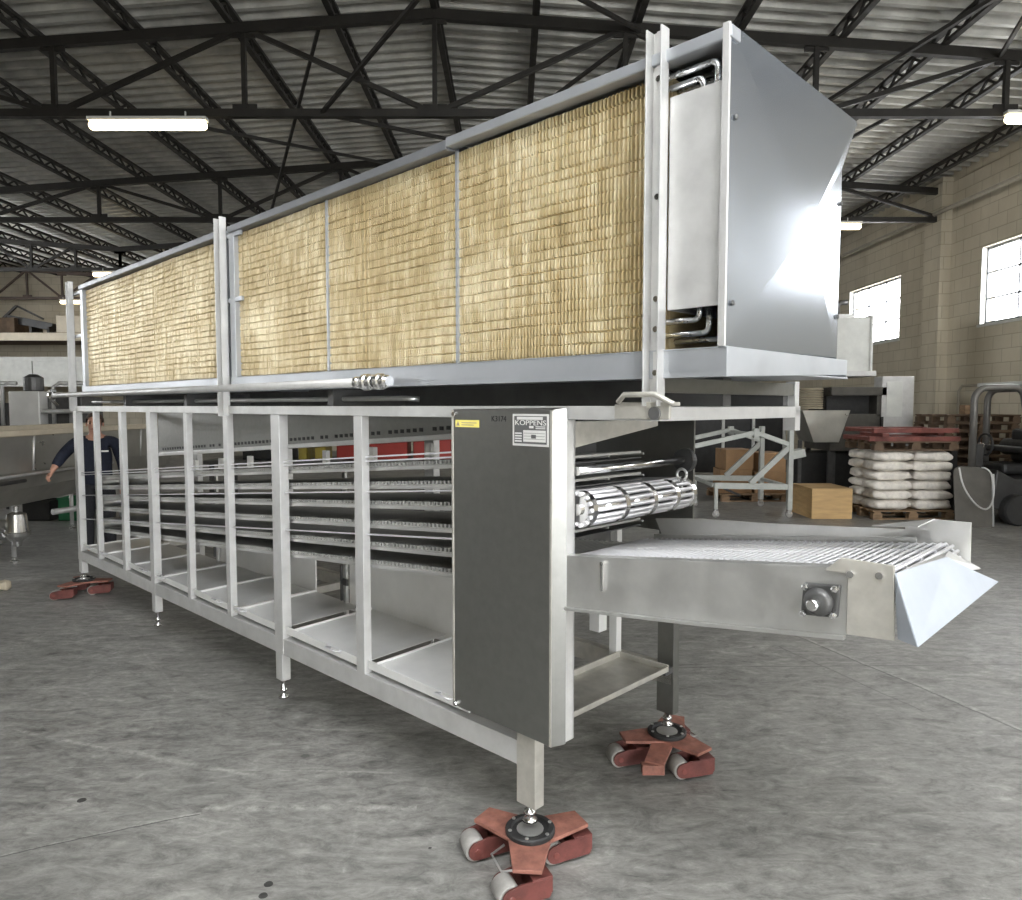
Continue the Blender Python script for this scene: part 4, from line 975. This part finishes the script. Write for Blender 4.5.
for arm, sgn in ((ARMR, -1), (ARML, 1)):
    a_ = b.chain(t_[3], arm)
    w_ = Vector(arm[-1][0]); d = (w_ - Vector(arm[-2][0])).normalized()
    if sgn < 0: d = Vector((-.35, -.25, -.75)).normalized()
    sd = d.cross(Vector((0, 0, 1))).normalized(); up = sd.cross(d).normalized()
    p1 = w_ + d*.045; pm = b.chain(a_[-1], [(tuple(p1), (.034, .020)), (tuple(w_ + d*.085), (.036, .018))])
    for k in range(4):
        o_ = (k-1.5)*.019; L = (.062, .074, .070, .054)[k]
        q0 = w_ + d*.09 + sd*o_; q1 = q0 + d*L*.5 + up*.006*-sgn; q2 = q0 + d*L*.8 - up*.025
        b.chain(pm[-1], [(tuple(q0), .0095), (tuple(q1), .009), (tuple(q2), .008)])
    q0 = p1 + sd*.032*(1 if sgn < 0 else -1); b.chain(pm[0], [(tuple(q0), .011), (tuple(q0 + d*.03 + sd*.016*(1 if sgn < 0 else -1)), .0095), (tuple(q0 + d*.052 + sd*.012*(1 if sgn < 0 else -1)), .008)])
lg = legs(0)
for s_ in (-1, 1):
    l_ = b.chain(t_[0], lg[s_]); b.chain(l_[-1], [((s_*.115, -.04, .055), .040), ((s_*.12, -.13, .040), .034)])
skin('body', b.n, b.e, M['skin'], pr)
c = Sk()
tt = c.chain(None, [((0, 0, .80), (.165, .13)), ((0, 0, .92), (.168, .13)), ((0, .01, 1.04), (.16, .12)), ((0, .01, 1.18), (.178, .13)), ((0, .0, 1.315), (.118, .10)), ((0, -.008, 1.368), (.066, .066))])
for arm in (ARMR, ARML): c.chain(tt[4], [(p, r+.013) for p, r in arm[:3]] + [(tuple(Vector(arm[3][0])*.85 + Vector(arm[2][0])*.15), arm[3][1]+.010)])
sw = skin('sweatshirt', c.n, c.e, M['navy'], pr)
MB().box(.075, .145, -.152, -.142, 1.205, 1.222).build('chest_print', M['white_plastic'], sw)
c = Sk(); tt = c.chain(None, [((0, 0, .93), (.152, .112)), ((0, 0, .87), (.155, .115))]); lg = legs(.014)
for s_ in (-1, 1): c.chain(tt[1], lg[s_])
skin('trousers', c.n, c.e, M['trousers'], pr, 1)
for s_ in (-1, 1):
    c = Sk(); c.chain(None, [((s_*.11, .035, .05), .050), ((s_*.115, -.05, .048), .050), ((s_*.12, -.14, .040), .040)]); skin('shoe', c.n, c.e, M['black'], pr)
h = MB(); vs = []; nu, nv = 24, 10
for j in range(nv+1):
    a = math.pi/2*j/nv*1.12
    for i in range(nu):
        u = 2*math.pi*i/nu; front = max(0, -math.sin(u)); aa = a*(1 - .42*front)
        vs.append((.088*math.sin(aa)*math.cos(u), -.018 + .108*math.sin(aa)*math.sin(u), 1.535 + .098*math.cos(aa)))
h.add(vs, [(j*nu+i, j*nu+(i+1) % nu, (j+1)*nu+(i+1) % nu, (j+1)*nu+i) for j in range(nv) for i in range(nu)], True)
h.build('hair', M['hair'], pr)
for s_ in (-1, 1):
    MB().lathe([(.002, -.006), (.006, -.004), (.008, 0), (.006, .004), (.002, .006)], (s_*.030, -.117, 1.512), 'y', 12).build('eye', M['eye'], pr)
    MB().bar((s_*.016, -.124, 1.530), (s_*.046, -.114, 1.530), .010, .006).build('eyebrow', M['hair'], pr)
    MB().lathe([(.006, -.008), (.020, -.005), (.024, 0), (.018, .006), (.006, .008)], (s_*.080, -.02, 1.50), 'x', 14).build('ear', M['skin'], pr)
MB().tube([(-.024, -.117, 1.452), (0, -.124, 1.454), (.024, -.117, 1.452)], .006, 8).build('mouth', M['lip'], pr)
